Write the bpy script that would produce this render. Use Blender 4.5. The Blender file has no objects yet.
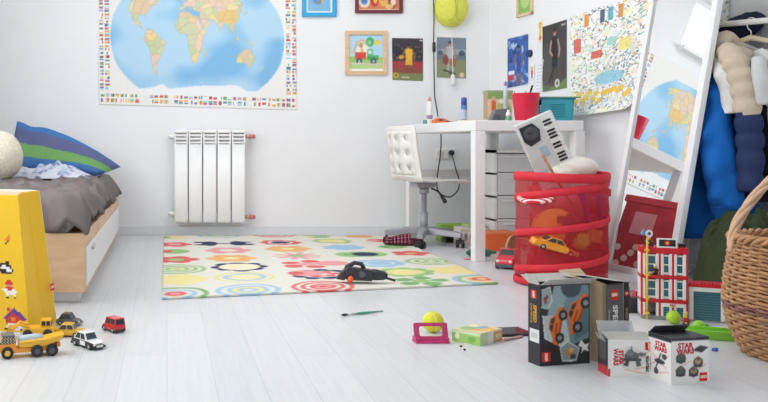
import bpy, bmesh, math, random
import numpy as np
from mathutils import Matrix, Vector, noise

random.seed(7)
rng = np.random.default_rng(7)
PI = math.pi
scene = bpy.context.scene
COL = scene.collection

# ------------------------------------------------------------------ camera
FOC, PX, PY, EYE = 820.0, 167.0, 145.0, 0.64
WB = 5.83                      # depth of the back wall
WS, WX = 0.16, 2.29            # right wall runs slightly outward from the corner
cam = bpy.data.cameras.new('camera')
cam.sensor_width = 36.0
cam.lens = FOC / 768 * 36.0
cam.shift_x = (384 - PX) / 768
cam.shift_y = -(201 - PY) / 768
cam.clip_start = 0.05
camo = bpy.data.objects.new('camera', cam)
COL.objects.link(camo)
camo.location = (0, 0, EYE)
camo.rotation_euler = (PI / 2, 0, 0)
scene.camera = camo

def P(px, py, Y): return Vector(((px - PX) / FOC * Y, Y, EYE - (py - PY) / FOC * Y))
def F(px, py, z=0.0):
    Y = (EYE - z) * FOC / (py - PY)
    return Vector(((px - PX) / FOC * Y, Y, z))
def WR(px, py):                # point on the right wall
    Y = (WX + WB * WS) / ((px - PX) / FOC + WS)
    return P(px, py, Y)

# ------------------------------------------------------------------ materials
def lin(c):
    if isinstance(c, str):
        c = [int(c[i:i + 2], 16) / 255 for i in (0, 2, 4)]
    return tuple(x / 12.92 if x <= 0.04045 else ((x + 0.055) / 1.055) ** 2.4 for x in c)

def mat(name, col, rough=0.5, metal=0.0, var=0.04, scale=20.0, bump=0.0, bscale=None, spec=0.5, trans=0.0, coat=0.0):
    m = bpy.data.materials.new(name); m.use_nodes = True
    nt = m.node_tree; b = nt.nodes['Principled BSDF']
    c = lin(col)
    b.inputs['Roughness'].default_value = rough
    b.inputs['Metallic'].default_value = metal
    b.inputs['Specular IOR Level'].default_value = spec
    b.inputs['Transmission Weight'].default_value = trans
    b.inputs['Coat Weight'].default_value = coat
    tc = nt.nodes.new('ShaderNodeTexCoord')
    if var > 0:
        nz = nt.nodes.new('ShaderNodeTexNoise'); nz.inputs['Scale'].default_value = scale; nz.inputs['Detail'].default_value = 4
        nt.links.new(tc.outputs['Object'], nz.inputs['Vector'])
        rp = nt.nodes.new('ShaderNodeValToRGB')
        rp.color_ramp.elements[0].position = 0.3; rp.color_ramp.elements[1].position = 0.7
        rp.color_ramp.elements[0].color = tuple(max(0, x * (1 - var)) for x in c) + (1,)
        rp.color_ramp.elements[1].color = tuple(min(1, x * (1 + var)) for x in c) + (1,)
        nt.links.new(nz.outputs['Fac'], rp.inputs['Fac'])
        nt.links.new(rp.outputs['Color'], b.inputs['Base Color'])
    else:
        b.inputs['Base Color'].default_value = c + (1,)
    if bump > 0:
        n2 = nt.nodes.new('ShaderNodeTexNoise'); n2.inputs['Scale'].default_value = bscale or scale * 3; n2.inputs['Detail'].default_value = 5
        nt.links.new(tc.outputs['Object'], n2.inputs['Vector'])
        bp = nt.nodes.new('ShaderNodeBump'); bp.inputs['Strength'].default_value = bump; bp.inputs['Distance'].default_value = 0.01
        nt.links.new(n2.outputs['Fac'], bp.inputs['Height'])
        nt.links.new(bp.outputs['Normal'], b.inputs['Normal'])
    return m

def attr_mat(name, rough=0.6, spec=0.3, bump=0.0, bscale=200):
    m = mat(name, 'ffffff', rough, var=0, bump=bump, bscale=bscale, spec=spec)
    nt = m.node_tree
    a = nt.nodes.new('ShaderNodeAttribute'); a.attribute_name = 'Col'
    nt.links.new(a.outputs['Color'], nt.nodes['Principled BSDF'].inputs['Base Color'])
    return m

def wood_mat(name, c1, c2, scale=(2, 30, 30), rough=0.45):
    m = mat(name, c1, rough, var=0)
    nt = m.node_tree; b = nt.nodes['Principled BSDF']
    tc = nt.nodes.new('ShaderNodeTexCoord'); mp = nt.nodes.new('ShaderNodeMapping'); mp.inputs['Scale'].default_value = scale
    nz = nt.nodes.new('ShaderNodeTexNoise'); nz.inputs['Scale'].default_value = 2; nz.inputs['Detail'].default_value = 6; nz.inputs['Distortion'].default_value = 0.6
    rp = nt.nodes.new('ShaderNodeValToRGB')
    rp.color_ramp.elements[0].position = 0.32; rp.color_ramp.elements[1].position = 0.68
    rp.color_ramp.elements[0].color = lin(c1) + (1,); rp.color_ramp.elements[1].color = lin(c2) + (1,)
    nt.links.new(tc.outputs['Object'], mp.inputs['Vector']); nt.links.new(mp.outputs['Vector'], nz.inputs['Vector'])
    nt.links.new(nz.outputs['Fac'], rp.inputs['Fac']); nt.links.new(rp.outputs['Color'], b.inputs['Base Color'])
    return m

def floor_mat():
    m = mat('white_floorboards', 'e6e6e6', 0.3, var=0)
    nt = m.node_tree; b = nt.nodes['Principled BSDF']
    tc = nt.nodes.new('ShaderNodeTexCoord')
    mp = nt.nodes.new('ShaderNodeMapping'); mp.inputs['Rotation'].default_value = (0, 0, PI / 2 )
    br = nt.nodes.new('ShaderNodeTexBrick')
    br.inputs['Color1'].default_value = lin('dadcde') + (1,); br.inputs['Color2'].default_value = lin('d5d7d9') + (1,)
    br.inputs['Mortar'].default_value = lin('c8cacd') + (1,)
    br.inputs['Scale'].default_value = 1; br.inputs['Brick Width'].default_value = 1.25; br.inputs['Row Height'].default_value = 0.13
    br.inputs['Mortar Size'].default_value = 0.0018; br.inputs['Mortar Smooth'].default_value = 0.5
    nt.links.new(tc.outputs['Object'], mp.inputs['Vector']); nt.links.new(mp.outputs['Vector'], br.inputs['Vector'])
    m2 = nt.nodes.new('ShaderNodeMapping'); m2.inputs['Scale'].default_value = (60, 2.5, 1)
    nt.links.new(tc.outputs['Object'], m2.inputs['Vector'])
    nz = nt.nodes.new('ShaderNodeTexNoise'); nz.inputs['Scale'].default_value = 1.2; nz.inputs['Detail'].default_value = 7; nz.inputs['Roughness'].default_value = 0.65
    nt.links.new(m2.outputs['Vector'], nz.inputs['Vector'])
    rp = nt.nodes.new('ShaderNodeValToRGB'); rp.color_ramp.elements[0].position = 0.3; rp.color_ramp.elements[1].position = 0.62
    rp.color_ramp.elements[0].color = (0.925, 0.925, 0.93, 1); rp.color_ramp.elements[1].color = (1, 1, 1, 1)
    nt.links.new(nz.outputs['Fac'], rp.inputs['Fac'])
    mx = nt.nodes.new('ShaderNodeMix'); mx.data_type = 'RGBA'; mx.blend_type = 'MULTIPLY'; mx.inputs['Factor'].default_value = 1
    nt.links.new(br.outputs['Color'], mx.inputs['A']); nt.links.new(rp.outputs['Color'], mx.inputs['B'])
    nt.links.new(mx.outputs['Result'], b.inputs['Base Color'])
    b.inputs['Specular IOR Level'].default_value = 0.35
    return m

def mesh_cloth_mat(name, col, fac=0.5):
    m = bpy.data.materials.new(name); m.use_nodes = True
    nt = m.node_tree; b = nt.nodes['Principled BSDF']; out = nt.nodes['Material Output']
    b.inputs['Base Color'].default_value = lin(col) + (1,); b.inputs['Roughness'].default_value = 0.6
    tr = nt.nodes.new('ShaderNodeBsdfTransparent'); mx = nt.nodes.new('ShaderNodeMixShader')
    tc = nt.nodes.new('ShaderNodeTexCoord'); nz = nt.nodes.new('ShaderNodeTexNoise'); nz.inputs['Scale'].default_value = 500
    mr = nt.nodes.new('ShaderNodeMapRange')
    mr.inputs['From Min'].default_value = 0.3; mr.inputs['From Max'].default_value = 0.7
    mr.inputs['To Min'].default_value = fac - 0.15; mr.inputs['To Max'].default_value = fac + 0.15
    nt.links.new(tc.outputs['Object'], nz.inputs['Vector']); nt.links.new(nz.outputs['Fac'], mr.inputs['Value'])
    nt.links.new(mr.outputs['Result'], mx.inputs['Fac'])
    nt.links.new(tr.outputs[0], mx.inputs[1]); nt.links.new(b.outputs[0], mx.inputs[2]); nt.links.new(mx.outputs[0], out.inputs['Surface'])
    return m

_mc = {}
def mc(col, rough=0.45, **k):
    """plain coloured plastic / paint, cached by colour"""
    key = (col, rough, tuple(sorted(k.items())))
    if key not in _mc:
        _mc[key] = mat('plastic_' + col, col, rough, var=k.pop('var', 0.03), **k)
    return _mc[key]

WALLM = mat('wall_paint', 'eff0f2', 0.85, var=0.012, scale=3, bump=0.05, bscale=90, spec=0.2)
WHITE = mat('white_lacquer', 'f0f0f0', 0.35, var=0.01)
WHITE2 = mat('white_plastic', 'eceae6', 0.4, var=0.02)
CHROME = mat('chrome', 'c8c8c8', 0.2, metal=1, var=0.02)
GREYM = mat('grey_metal', '9a9ca0', 0.35, metal=0.6, var=0.02)
BLACK = mat('black_plastic', '26272a', 0.4, var=0.05)
RUBBER = mat('black_rubber', '2a2a2c', 0.7, var=0.05)
GLASSD = mat('dark_window', '3a4248', 0.12, var=0.05)
PRINT = attr_mat('printed_paper')
PRINTG = attr_mat('printed_card', 0.35, 0.5)
CLOTHP = attr_mat('printed_cloth', 0.9, 0.1, bump=0.3, bscale=300)

# ------------------------------------------------------------------ object helpers
def link(o, parent=None):
    COL.objects.link(o)
    if parent is not None: o.parent = parent
    return o

def tag(o, label, cat, group=None, kind=None):
    if label: o['label'] = label
    if cat: o['category'] = cat
    if group: o['group'] = group
    if kind: o['kind'] = kind
    return o

def thing(name, label, cat, loc=(0, 0, 0), rz=0.0, group=None, rot=None):
    o = bpy.data.objects.new(name, None)
    o.empty_display_size = 0.05
    o.location = loc
    o.rotation_euler = rot if rot else (0, 0, rz)
    link(o)
    return tag(o, label, cat, group)

class MB:
    def __init__(s): s.v = []; s.f = []; s.m = []; s.sm = []; s.T = Matrix.Identity(4)
    def add(s, vs, fs, mi=0, smooth=False):
        b = len(s.v)
        s.v += [tuple(s.T @ Vector(v)) for v in vs]
        s.f += [tuple(b + i for i in f) for f in fs]
        s.m += [mi] * len(fs); s.sm += [smooth] * len(fs)
        return s
    def box(s, a, b, mi=0):
        x0, y0, z0 = a; x1, y1, z1 = b
        vs = [(x0, y0, z0), (x1, y0, z0), (x1, y1, z0), (x0, y1, z0), (x0, y0, z1), (x1, y0, z1), (x1, y1, z1), (x0, y1, z1)]
        return s.add(vs, [(0, 3, 2, 1), (4, 5, 6, 7), (0, 1, 5, 4), (1, 2, 6, 5), (2, 3, 7, 6), (3, 0, 4, 7)], mi)
    def cbox(s, c, d, mi=0):
        return s.box([c[i] - d[i] / 2 for i in range(3)], [c[i] + d[i] / 2 for i in range(3)], mi)
    def rings(s, rs, mi=0, cap=True, closed=False, smooth=True):
        n = len(rs[0]); vs = [p for r in rs for p in r]; fs = []
        k = len(rs)
        for i in range(k if closed else k - 1):
            a = i * n; b = ((i + 1) % k) * n
            for j in range(n):
                j2 = (j + 1) % n
                fs.append((a + j, a + j2, b + j2, b + j))
        s.add(vs, fs, mi, smooth)
        if cap and not closed:
            s.add(rs[0], [tuple(range(n))[::-1]], mi, False)
            s.add(rs[-1], [tuple(range(n))], mi, False)
        return s
    def tube(s, pts, r, seg=8, mi=0, cap=True, closed=False, smooth=True):
        pts = [Vector(p) for p in pts]; n = len(pts)
        rr = r if isinstance(r, (list, tuple)) else [r] * n
        t0 = (pts[1] - pts[0]).normalized()
        up = Vector((0, 0, 1)) if abs(t0.z) < 0.9 else Vector((1, 0, 0))
        nx = t0.cross(up).normalized(); rs = []
        for i in range(n):
            if closed: t = (pts[(i + 1) % n] - pts[i - 1])
            else: t = pts[min(i + 1, n - 1)] - pts[max(i - 1, 0)]
            if t.length < 1e-9: t = t0
            t = t.normalized()
            nx = (nx - t * nx.dot(t)); nx = nx.normalized() if nx.length > 1e-6 else t.orthogonal().normalized()
            ny = t.cross(nx)
            rs.append([pts[i] + (nx * math.cos(2 * PI * k / seg) + ny * math.sin(2 * PI * k / seg)) * rr[i] for k in range(seg)])
        return s.rings(rs, mi, cap, closed, smooth)
    def cyl(s, p0, p1, r0, r1=None, seg=20, mi=0):
        return s.tube([p0, p1], [r0, r0 if r1 is None else r1], seg, mi)
    def lathe(s, prof, seg=28, mi=0, c=(0, 0, 0), cap=True, smooth=True):
        rs = [[(c[0] + r * math.cos(2 * PI * k / seg), c[1] + r * math.sin(2 * PI * k / seg), c[2] + z) for k in range(seg)] for r, z in prof]
        return s.rings(rs, mi, cap, False, smooth)
    def sphere(s, c, r, mi=0, seg=20, n=12):
        rx, ry, rz = r if isinstance(r, (list, tuple)) else (r, r, r)
        rs = []
        for i in range(n + 1):
            a = -PI / 2 + PI * min(max(i / n, 0.004), 0.996)
            rs.append([(c[0] + rx * math.cos(a) * math.cos(2 * PI * k / seg), c[1] + ry * math.cos(a) * math.sin(2 * PI * k / seg), c[2] + rz * math.sin(a)) for k in range(seg)])
        return s.rings(rs, mi)
    def prism(s, poly, y0, y1, mi=0, axis='y'):
        n = len(poly)
        def q(a, b, t): return {'y': (a, t, b), 'z': (a, b, t), 'x': (t, a, b)}[axis]
        vs = [q(a, b, y0) for a, b in poly] + [q(a, b, y1) for a, b in poly]
        fs = [tuple(range(n)), tuple(range(2 * n - 1, n - 1, -1))] + [(i, n + i, n + (i + 1) % n, (i + 1) % n) for i in range(n)]
        return s.add(vs, fs, mi)
    def quad(s, a, b, c, d, mi=0): return s.add([a, b, c, d], [(0, 1, 2, 3)], mi)
    def build(s, name, mats, parent=None, bevel=0.0, sub=0, fix=True):
        me = bpy.data.meshes.new(name)
        me.from_pydata(s.v, [], s.f)
        for m in (mats if isinstance(mats, (list, tuple)) else [mats]): me.materials.append(m)
        me.polygons.foreach_set('material_index', s.m)
        me.polygons.foreach_set('use_smooth', s.sm)
        if fix:
            bm = bmesh.new(); bm.from_mesh(me)
            bmesh.ops.remove_doubles(bm, verts=bm.verts, dist=1e-6)
            bmesh.ops.recalc_face_normals(bm, faces=bm.faces)
            bm.to_mesh(me); bm.free()
        me.update()
        o = bpy.data.objects.new(name, me)
        link(o, parent)
        if bevel > 0:
            md = o.modifiers.new('bevel', 'BEVEL'); md.width = bevel; md.segments = 2; md.limit_method = 'ANGLE'
        if sub:
            md = o.modifiers.new('sub', 'SUBSURF'); md.levels = sub; md.render_levels = sub
        return o

def bx(name, a, b, m, parent=None, bevel=0.003): return MB().box(a, b).build(name, m, parent, bevel)

def roundrect(hx, hy, r, n=4):
    pts = []
    for cx, cy, a0 in ((hx - r, hy - r, 0), (-hx + r, hy - r, PI / 2), (-hx + r, -hy + r, PI), (hx - r, -hy + r, 1.5 * PI)):
        for k in range(n + 1):
            a = a0 + PI / 2 * k / n
            pts.append((cx + r * math.cos(a), cy + r * math.sin(a)))
    return pts

# ------------------------------------------------------------------ rasters: printed pictures as per-vertex ink colours
class Ras:
    def __init__(s, w, h, bg='ffffff'):
        s.w, s.h = w, h
        s.a = np.empty((h, w, 3)); s.a[:] = np.array([int(bg[i:i + 2], 16) / 255 for i in (0, 2, 4)])
        x = (np.arange(w) + 0.5) / w; y = (np.arange(h) + 0.5) / h
        s.X, s.Y = np.meshgrid(x, y)
    @staticmethod
    def c(col): return np.array([int(col[i:i + 2], 16) / 255 for i in (0, 2, 4)]) if isinstance(col, str) else np.array(col)
    def put(s, mask, col, al=1.0):
        s.a[mask] = s.a[mask] * (1 - al) + s.c(col) * al
        return s
    def rect(s, x0, y0, x1, y1, col, al=1.0): return s.put((s.X >= x0) & (s.X < x1) & (s.Y >= y0) & (s.Y < y1), col, al)
    def ell(s, cx, cy, rx, ry, col, al=1.0, rot=0.0):
        dx, dy = s.X - cx, s.Y - cy
        if rot: dx, dy = dx * math.cos(rot) + dy * math.sin(rot), -dx * math.sin(rot) + dy * math.cos(rot)
        return s.put((dx / rx) ** 2 + (dy / ry) ** 2 <= 1, col, al)
    def pmask(s, pts):
        m = np.zeros(s.X.shape, bool); n = len(pts)
        for i in range(n):
            (x1, y1), (x2, y2) = pts[i], pts[(i + 1) % n]
            if y1 == y2: continue
            cr = ((y1 > s.Y) != (y2 > s.Y)) & (s.X < (x2 - x1) * (s.Y - y1) / (y2 - y1) + x1)
            m ^= cr
        return m
    def poly(s, pts, col, al=1.0): return s.put(s.pmask(pts), col, al)
    def line(s, pts, t, col, al=1.0):
        asp = s.h / s.w
        for (x1, y1), (x2, y2) in zip(pts[:-1], pts[1:]):
            dx, dy = x2 - x1, (y2 - y1) * asp
            L = dx * dx + dy * dy + 1e-12
            q = np.clip(((s.X - x1) * dx + (s.Y - y1) * asp * dy) / L, 0, 1)
            d = np.hypot(s.X - x1 - q * dx, (s.Y - y1) * asp - q * dy)
            s.put(d <= t / 2, col, al)
        return s
    def blur(s, k=1):
        for _ in range(k):
            p = np.pad(s.a, ((1, 1), (1, 1), (0, 0)), 'edge')
            s.a = (p[1:-1, 1:-1] * 2 + p[:-2, 1:-1] + p[2:, 1:-1] + p[1:-1, :-2] + p[1:-1, 2:]) / 6
        return s

def grid_print(name, ras, posfn, m, parent=None, solid=0.0):
    """grid mesh whose vertices take the ink colours of ras; posfn(u, v) gives the surface"""
    w, h = ras.w, ras.h
    vs = [posfn(i / (w - 1), j / (h - 1)) for j in range(h) for i in range(w)]
    fs = [(j * w + i, j * w + i + 1, (j + 1) * w + i + 1, (j + 1) * w + i) for j in range(h - 1) for i in range(w - 1)]
    me = bpy.data.meshes.new(name); me.from_pydata([tuple(v) for v in vs], [], fs)
    a = me.attributes.new('Col', 'FLOAT_COLOR', 'POINT')
    c = np.clip(ras.a, 0, 1).reshape(-1, 3)
    c = np.where(c <= 0.04045, c / 12.92, ((c + 0.055) / 1.055) ** 2.4)
    a.data.foreach_set('color', np.concatenate([c, np.ones((len(c), 1))], 1).astype(np.float32).ravel())
    me.materials.append(m)
    me.polygons.foreach_set('use_smooth', [True] * len(fs))
    me.update()
    o = bpy.data.objects.new(name, me); link(o, parent)
    if solid:
        md = o.modifiers.new('thickness', 'SOLIDIFY'); md.thickness = solid; md.offset = -1
    return o

def bil(p00, p10, p11, p01):
    p00, p10, p11, p01 = map(Vector, (p00, p10, p11, p01))
    return lambda u, v: p00 * (1 - u) * (1 - v) + p10 * u * (1 - v) + p11 * u * v + p01 * (1 - u) * v

def text(name, s, size, m, M, parent=None, ext=0.0003, align='CENTER', sx=1.0, bold=0.0):
    cu = bpy.data.curves.new(name, 'FONT'); cu.body = s; cu.size = size; cu.extrude = ext
    cu.align_x = align; cu.align_y = 'CENTER'; cu.resolution_u = 2; cu.offset = bold
    t = bpy.data.objects.new(name + '_tmp', cu); COL.objects.link(t)
    dg = bpy.context.evaluated_depsgraph_get(); dg.update()
    me = bpy.data.meshes.new_from_object(t.evaluated_get(dg))
    bpy.data.objects.remove(t); bpy.data.curves.remove(cu)
    me.transform(M @ Matrix.Diagonal((sx, 1, 1, 1)))
    me.materials.clear(); me.materials.append(m)
    o = bpy.data.objects.new(name, me)
    return link(o, parent)

def frame(o, x, y):
    """matrix: local x right, local y up, z outward normal, origin o"""
    x = Vector(x).normalized(); y = Vector(y).normalized(); z = x.cross(y)
    return Matrix(((x.x, y.x, z.x, o[0]), (x.y, y.y, z.y, o[1]), (x.z, y.z, z.z, o[2]), (0, 0, 0, 1)))

def brand_logo(M, cx, cy, s, parent, rot=0.0):
    """red square with white outlined lettering"""
    T = M @ Matrix.Translation((cx, cy, 0)) @ Matrix.Rotation(rot, 4, 'Z')
    b = MB(); b.T = T; b.box((-s / 2, -s / 2, 0), (s / 2, s / 2, 0.0006))
    o = b.build('logo', mc('d81e20'), parent)
    text('lettering', 'LEGO', s * 0.42, mc('f7d417'), T @ Matrix.Translation((0, 0, 0.0008)), o, bold=s * 0.02, sx=0.78)
    text('lettering', 'LEGO', s * 0.42, mc('ffffff'), T @ Matrix.Translation((0, 0, 0.0012)), o, sx=0.78, bold=s * 0.006)
    return o
# ================================================================== SETTING
def struct(o): o['kind'] = 'structure'; return o
RX1 = WX + WS * (WB - 4.3)      # the right wall stops here: a clothes niche begins
LX = -1.42
struct(bx('floor', (LX - .1, -1.0, -0.08), (3.05, WB + .1, 0), floor_mat(), bevel=0))
# back wall with a high window opening above the map
b = MB(); W0, W1, WZ0, WZ1 = -0.75, 0.62, 2.06, 2.5
b.box((LX - .1, WB, 0), (3.05, WB + .12, WZ0)).box((LX - .1, WB, WZ1), (3.05, WB + .12, 2.7))
b.box((LX - .1, WB, WZ0), (W0, WB + .12, WZ1)).box((W1, WB, WZ0), (3.05, WB + .12, WZ1))
struct(b.build('wall_back', WALLM))
w = struct(MB().box((W0 - .03, WB - .06, WZ0 - .03), (W1 + .03, WB + .1, WZ0)).build('window_1', WHITE))
b = MB()
for x in (W0, (W0 + W1) / 2 - .02, W1 - .04): b.box((x, WB + .04, WZ0), (x + .04, WB + .09, WZ1))
b.box((W0, WB + .04, WZ0), (W1, WB + .09, WZ0 + .04)).box((W0, WB + .04, WZ1 - .04), (W1, WB + .09, WZ1))
b.build('window_frame', WHITE, w)
GL = bpy.data.materials.new('clear_glass'); GL.use_nodes = True
nt = GL.node_tree; gm = nt.nodes.new('ShaderNodeMixShader'); gt = nt.nodes.new('ShaderNodeBsdfTransparent'); gg = nt.nodes.new('ShaderNodeBsdfGlossy'); gg.inputs['Roughness'].default_value = 0.02
gm.inputs['Fac'].default_value = 0.06
nt.links.new(gt.outputs[0], gm.inputs[1]); nt.links.new(gg.outputs[0], gm.inputs[2]); nt.links.new(gm.outputs[0], nt.nodes['Material Output'].inputs['Surface'])
MB().box((W0 + .04, WB + .06, WZ0 + .04), (W1 - .04, WB + .066, WZ1 - .04)).build('window_pane', GL, w)
# right wall (slightly splayed), then the niche
b = MB()
b.prism([(WX, WB), (RX1, 4.3), (3.05, 4.3), (3.05, WB)], 0, 2.7, axis='z')
struct(b.build('wall_right', WALLM))
struct(MB().box((2.95, -1.0, 0), (3.05, 4.3, 2.7)).build('wall_niche', WALLM))
# left wall with a big window beside the bed
b = MB(); LY0, LY1 = 1.3, 4.5
b.box((LX - .1, -1.0, 0), (LX, WB, .75)).box((LX - .1, -1.0, 2.35), (LX, WB, 2.7)).box((LX - .1, -1.0, .75), (LX, LY0, 2.35)).box((LX - .1, LY1, .75), (LX, WB, 2.35))
struct(b.build('wall_left', WALLM))
w = struct(MB().box((LX - .1, LY0, .72), (LX + .08, LY1, .75)).build('window_2', WHITE))
b = MB()
for y in (LY0, (LY0 + LY1) / 2 - .03, LY1 - .06): b.box((LX - .08, y, .75), (LX - .02, y + .06, 2.35))
b.box((LX - .08, LY0, .75), (LX - .02, LY1, .81)).box((LX - .08, LY0, 2.29), (LX - .02, LY1, 2.35))
b.build('window_frame', WHITE, w)
b = MB(); QX0, QX1 = -.9, 1.5
b.box((LX - .1, -1.1, 0), (3.05, -1.0, .9)).box((LX - .1, -1.1, 2.4), (3.05, -1.0, 2.7)).box((LX - .1, -1.1, .9), (QX0, -1.0, 2.4)).box((QX1, -1.1, .9), (3.05, -1.0, 2.4))
struct(b.build('wall_rear', WALLM))
w = struct(MB().box((QX0, -1.1, .87), (QX1, -.93, .9)).build('window_3', WHITE))
b = MB()
for x in (QX0, (QX0 + QX1) / 2 - .03, QX1 - .06): b.box((x, -1.08, .9), (x + .06, -1.02, 2.4))
b.box((QX0, -1.08, .9), (QX1, -1.02, .96)).box((QX0, -1.08, 2.34), (QX1, -1.02, 2.4))
b.build('window_frame', WHITE, w)
struct(bx('ceiling', (LX - .1, -1.0, 2.7), (3.05, WB + .1, 2.78), mat('ceiling_paint', 'f2f2f2', .9, var=.01), bevel=0))
BBM = mat('baseboard_paint', 'dfe1e3', .5, var=.01)
struct(bx('baseboard_back', (LX, WB - .014, 0), (WX, WB, .065), BBM))
b = MB(); b.prism([(WX - .014, WB), (RX1 - .014, 4.3), (RX1, 4.3), (WX, WB)], 0, .065, axis='z')
struct(b.build('baseboard_right', BBM))

# ================================================================== RADIATOR
rd = thing('radiator', 'white five section radiator on the back wall under the world map', 'radiator', (0.049, WB, 0))
RW = MB
RM = mat('radiator_enamel', 'f3f3f2', .3, var=.005)
for i in range(5):
    b = MB(); x0 = i * .1; zb, zt = .098, .745
    b.T = Matrix.Translation((x0 + .05, -.075, 0))
    pts = roundrect(.0465, .042, .012)
    b.rings([[(x * s, y * s2, z) for x, y in pts] for z, s, s2 in ((zb, .9, .75), (zb + .012, 1, 1), (zt - .1, 1, 1))])
    b.box((-.0465, -.038, zt - .1), (-.036, .04, zt - .02)).box((.036, -.038, zt - .1), (.0465, .04, zt - .02))
    for k in range(3): b.box((-.037, -.04, zt - .094 + k * .026), (.037, .03, zt - .082 + k * .026))
    b.box((-.037, .0, zt - .1), (.037, .035, zt - .02))
    b.rings([[(x * s, y * s2, z) for x, y in pts] for z, s, s2 in ((zt - .022, 1, 1), (zt - .008, 1, 1), (zt, .9, .8))])
    sec = b.build('section', RM, rd)
for z in (.16, .70):
    b = MB(); b.tube([(-.03, 0, z), (-.03, -.06, z), (-.028, -.072, z), (-.015, -.075, z), (.5, -.075, z)], .0135, 12); b.build('connector', RM, rd)
for z in (.135, .70):
    b = MB(); b.cyl((.5, -.075, z), (.545, -.075, z), .013, seg=14); b.cyl((.545, -.08, z), (.545, 0, z), .010, seg=14)
    o = b.build('valve', mc('c9a58e', .3, metal=.7), rd)
    b = MB(); b.cyl((.528, -.075, z), (.57, -.075, z), .016, .014, 14)
    b.build('valve_cap', mc('c9747a'), o)

# ================================================================== WORLD MAP
LAND = {
 'na': [(-168,66),(-156,71),(-128,70),(-110,68),(-95,72),(-82,70),(-80,62),(-93,59),(-85,55),(-79,52),(-76,62),(-64,59),(-56,52),(-66,49),(-60,46),(-70,43),(-75,36),(-81,31),(-80,25),(-83,30),(-95,29),(-97,22),(-90,21),(-88,15),(-83,10),(-78,8),(-86,11),(-95,16),(-105,20),(-112,30),(-118,33),(-124,40),(-125,49),(-135,58),(-150,60),(-162,55),(-160,60)],
 'gr': [(-73,78),(-60,82),(-30,83),(-20,76),(-25,70),(-40,65),(-45,60),(-53,66),(-58,75)],
 'ar': [(-120,74),(-100,79),(-75,82),(-70,74),(-62,66),(-78,72),(-95,74),(-115,70)],
 'sa': [(-78,8),(-72,12),(-60,9),(-50,1),(-35,-6),(-39,-15),(-48,-26),(-58,-36),(-65,-44),(-68,-54),(-74,-50),(-71,-30),(-70,-18),(-81,-5),(-78,2)],
 'af': [(-17,15),(-9,31),(-5,36),(10,37),(20,31),(32,31),(37,20),(43,12),(51,12),(41,-2),(40,-14),(35,-22),(27,-34),(19,-34),(12,-17),(9,0),(4,6),(-8,4)],
 'mg': [(44,-24),(47,-25),(50,-15),(48,-13),(44,-18)],
 'eu': [(-9,37),(-9,43),(-1,44),(-4,48),(4,52),(9,54),(11,58),(5,60),(14,68),(28,71),(42,67),(60,69),(75,73),(105,77),(140,73),(170,70),(180,68),(178,63),(163,60),(160,52),(155,58),(140,59),(135,54),(141,50),(131,43),(127,36),(121,39),(122,30),(115,23),(108,20),(109,12),(104,9),(100,14),(103,2),(98,9),(95,17),(90,22),(80,14),(77,8),(72,20),(66,25),(57,26),(50,30),(56,24),(59,21),(52,15),(44,12),(35,28),(36,36),(27,37),(23,37),(19,42),(13,45),(18,40),(15,38),(9,44),(3,42),(-1,37)],
 'uk': [(-5,50),(1,51),(-2,56),(-5,59),(-6,55)], 'ic': [(-24,65),(-14,65),(-18,67)],
 'au': [(114,-22),(122,-17),(131,-12),(136,-15),(141,-11),(146,-19),(153,-27),(150,-37),(143,-39),(136,-34),(125,-33),(115,-34)],
 'nz': [(173,-35),(178,-38),(170,-46),(167,-45),(173,-40)], 'jp': [(131,32),(140,36),(142,43),(144,44),(139,39)],
 'id': [(95,5),(104,-3),(106,-6),(100,0)], 'bo': [(109,1),(117,6),(118,0),(114,-4)], 'pn': [(131,-1),(141,-3),(150,-9),(141,-8),(134,-4)], 'ph': [(120,17),(126,8),(122,10)], 'ja': [(105,-6),(115,-8),(108,-8)],
 'an': [(-180,-74),(-150,-76),(-100,-72),(-65,-66),(-60,-74),(-20,-72),(30,-68),(80,-67),(140,-66),(170,-72),(180,-75),(215,-75),(215,-90),(-180,-90)],
}
RT = [(0,1,0),(10,.9954,.124),(20,.9822,.248),(30,.96,.372),(40,.9216,.4958),(50,.8679,.6176),(60,.7986,.7346),(70,.7186,.8435),(80,.6213,.9394),(90,.5722,1)]
def robin(lat):
    a = abs(lat)
    for (l0, w0, y0), (l1, w1, y1) in zip(RT[:-1], RT[1:]):
        if a <= l1:
            t = (a - l0) / (l1 - l0); return w0 + (w1 - w0) * t, math.copysign(y0 + (y1 - y0) * t, lat)
    return .5722, math.copysign(1, lat)
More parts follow.
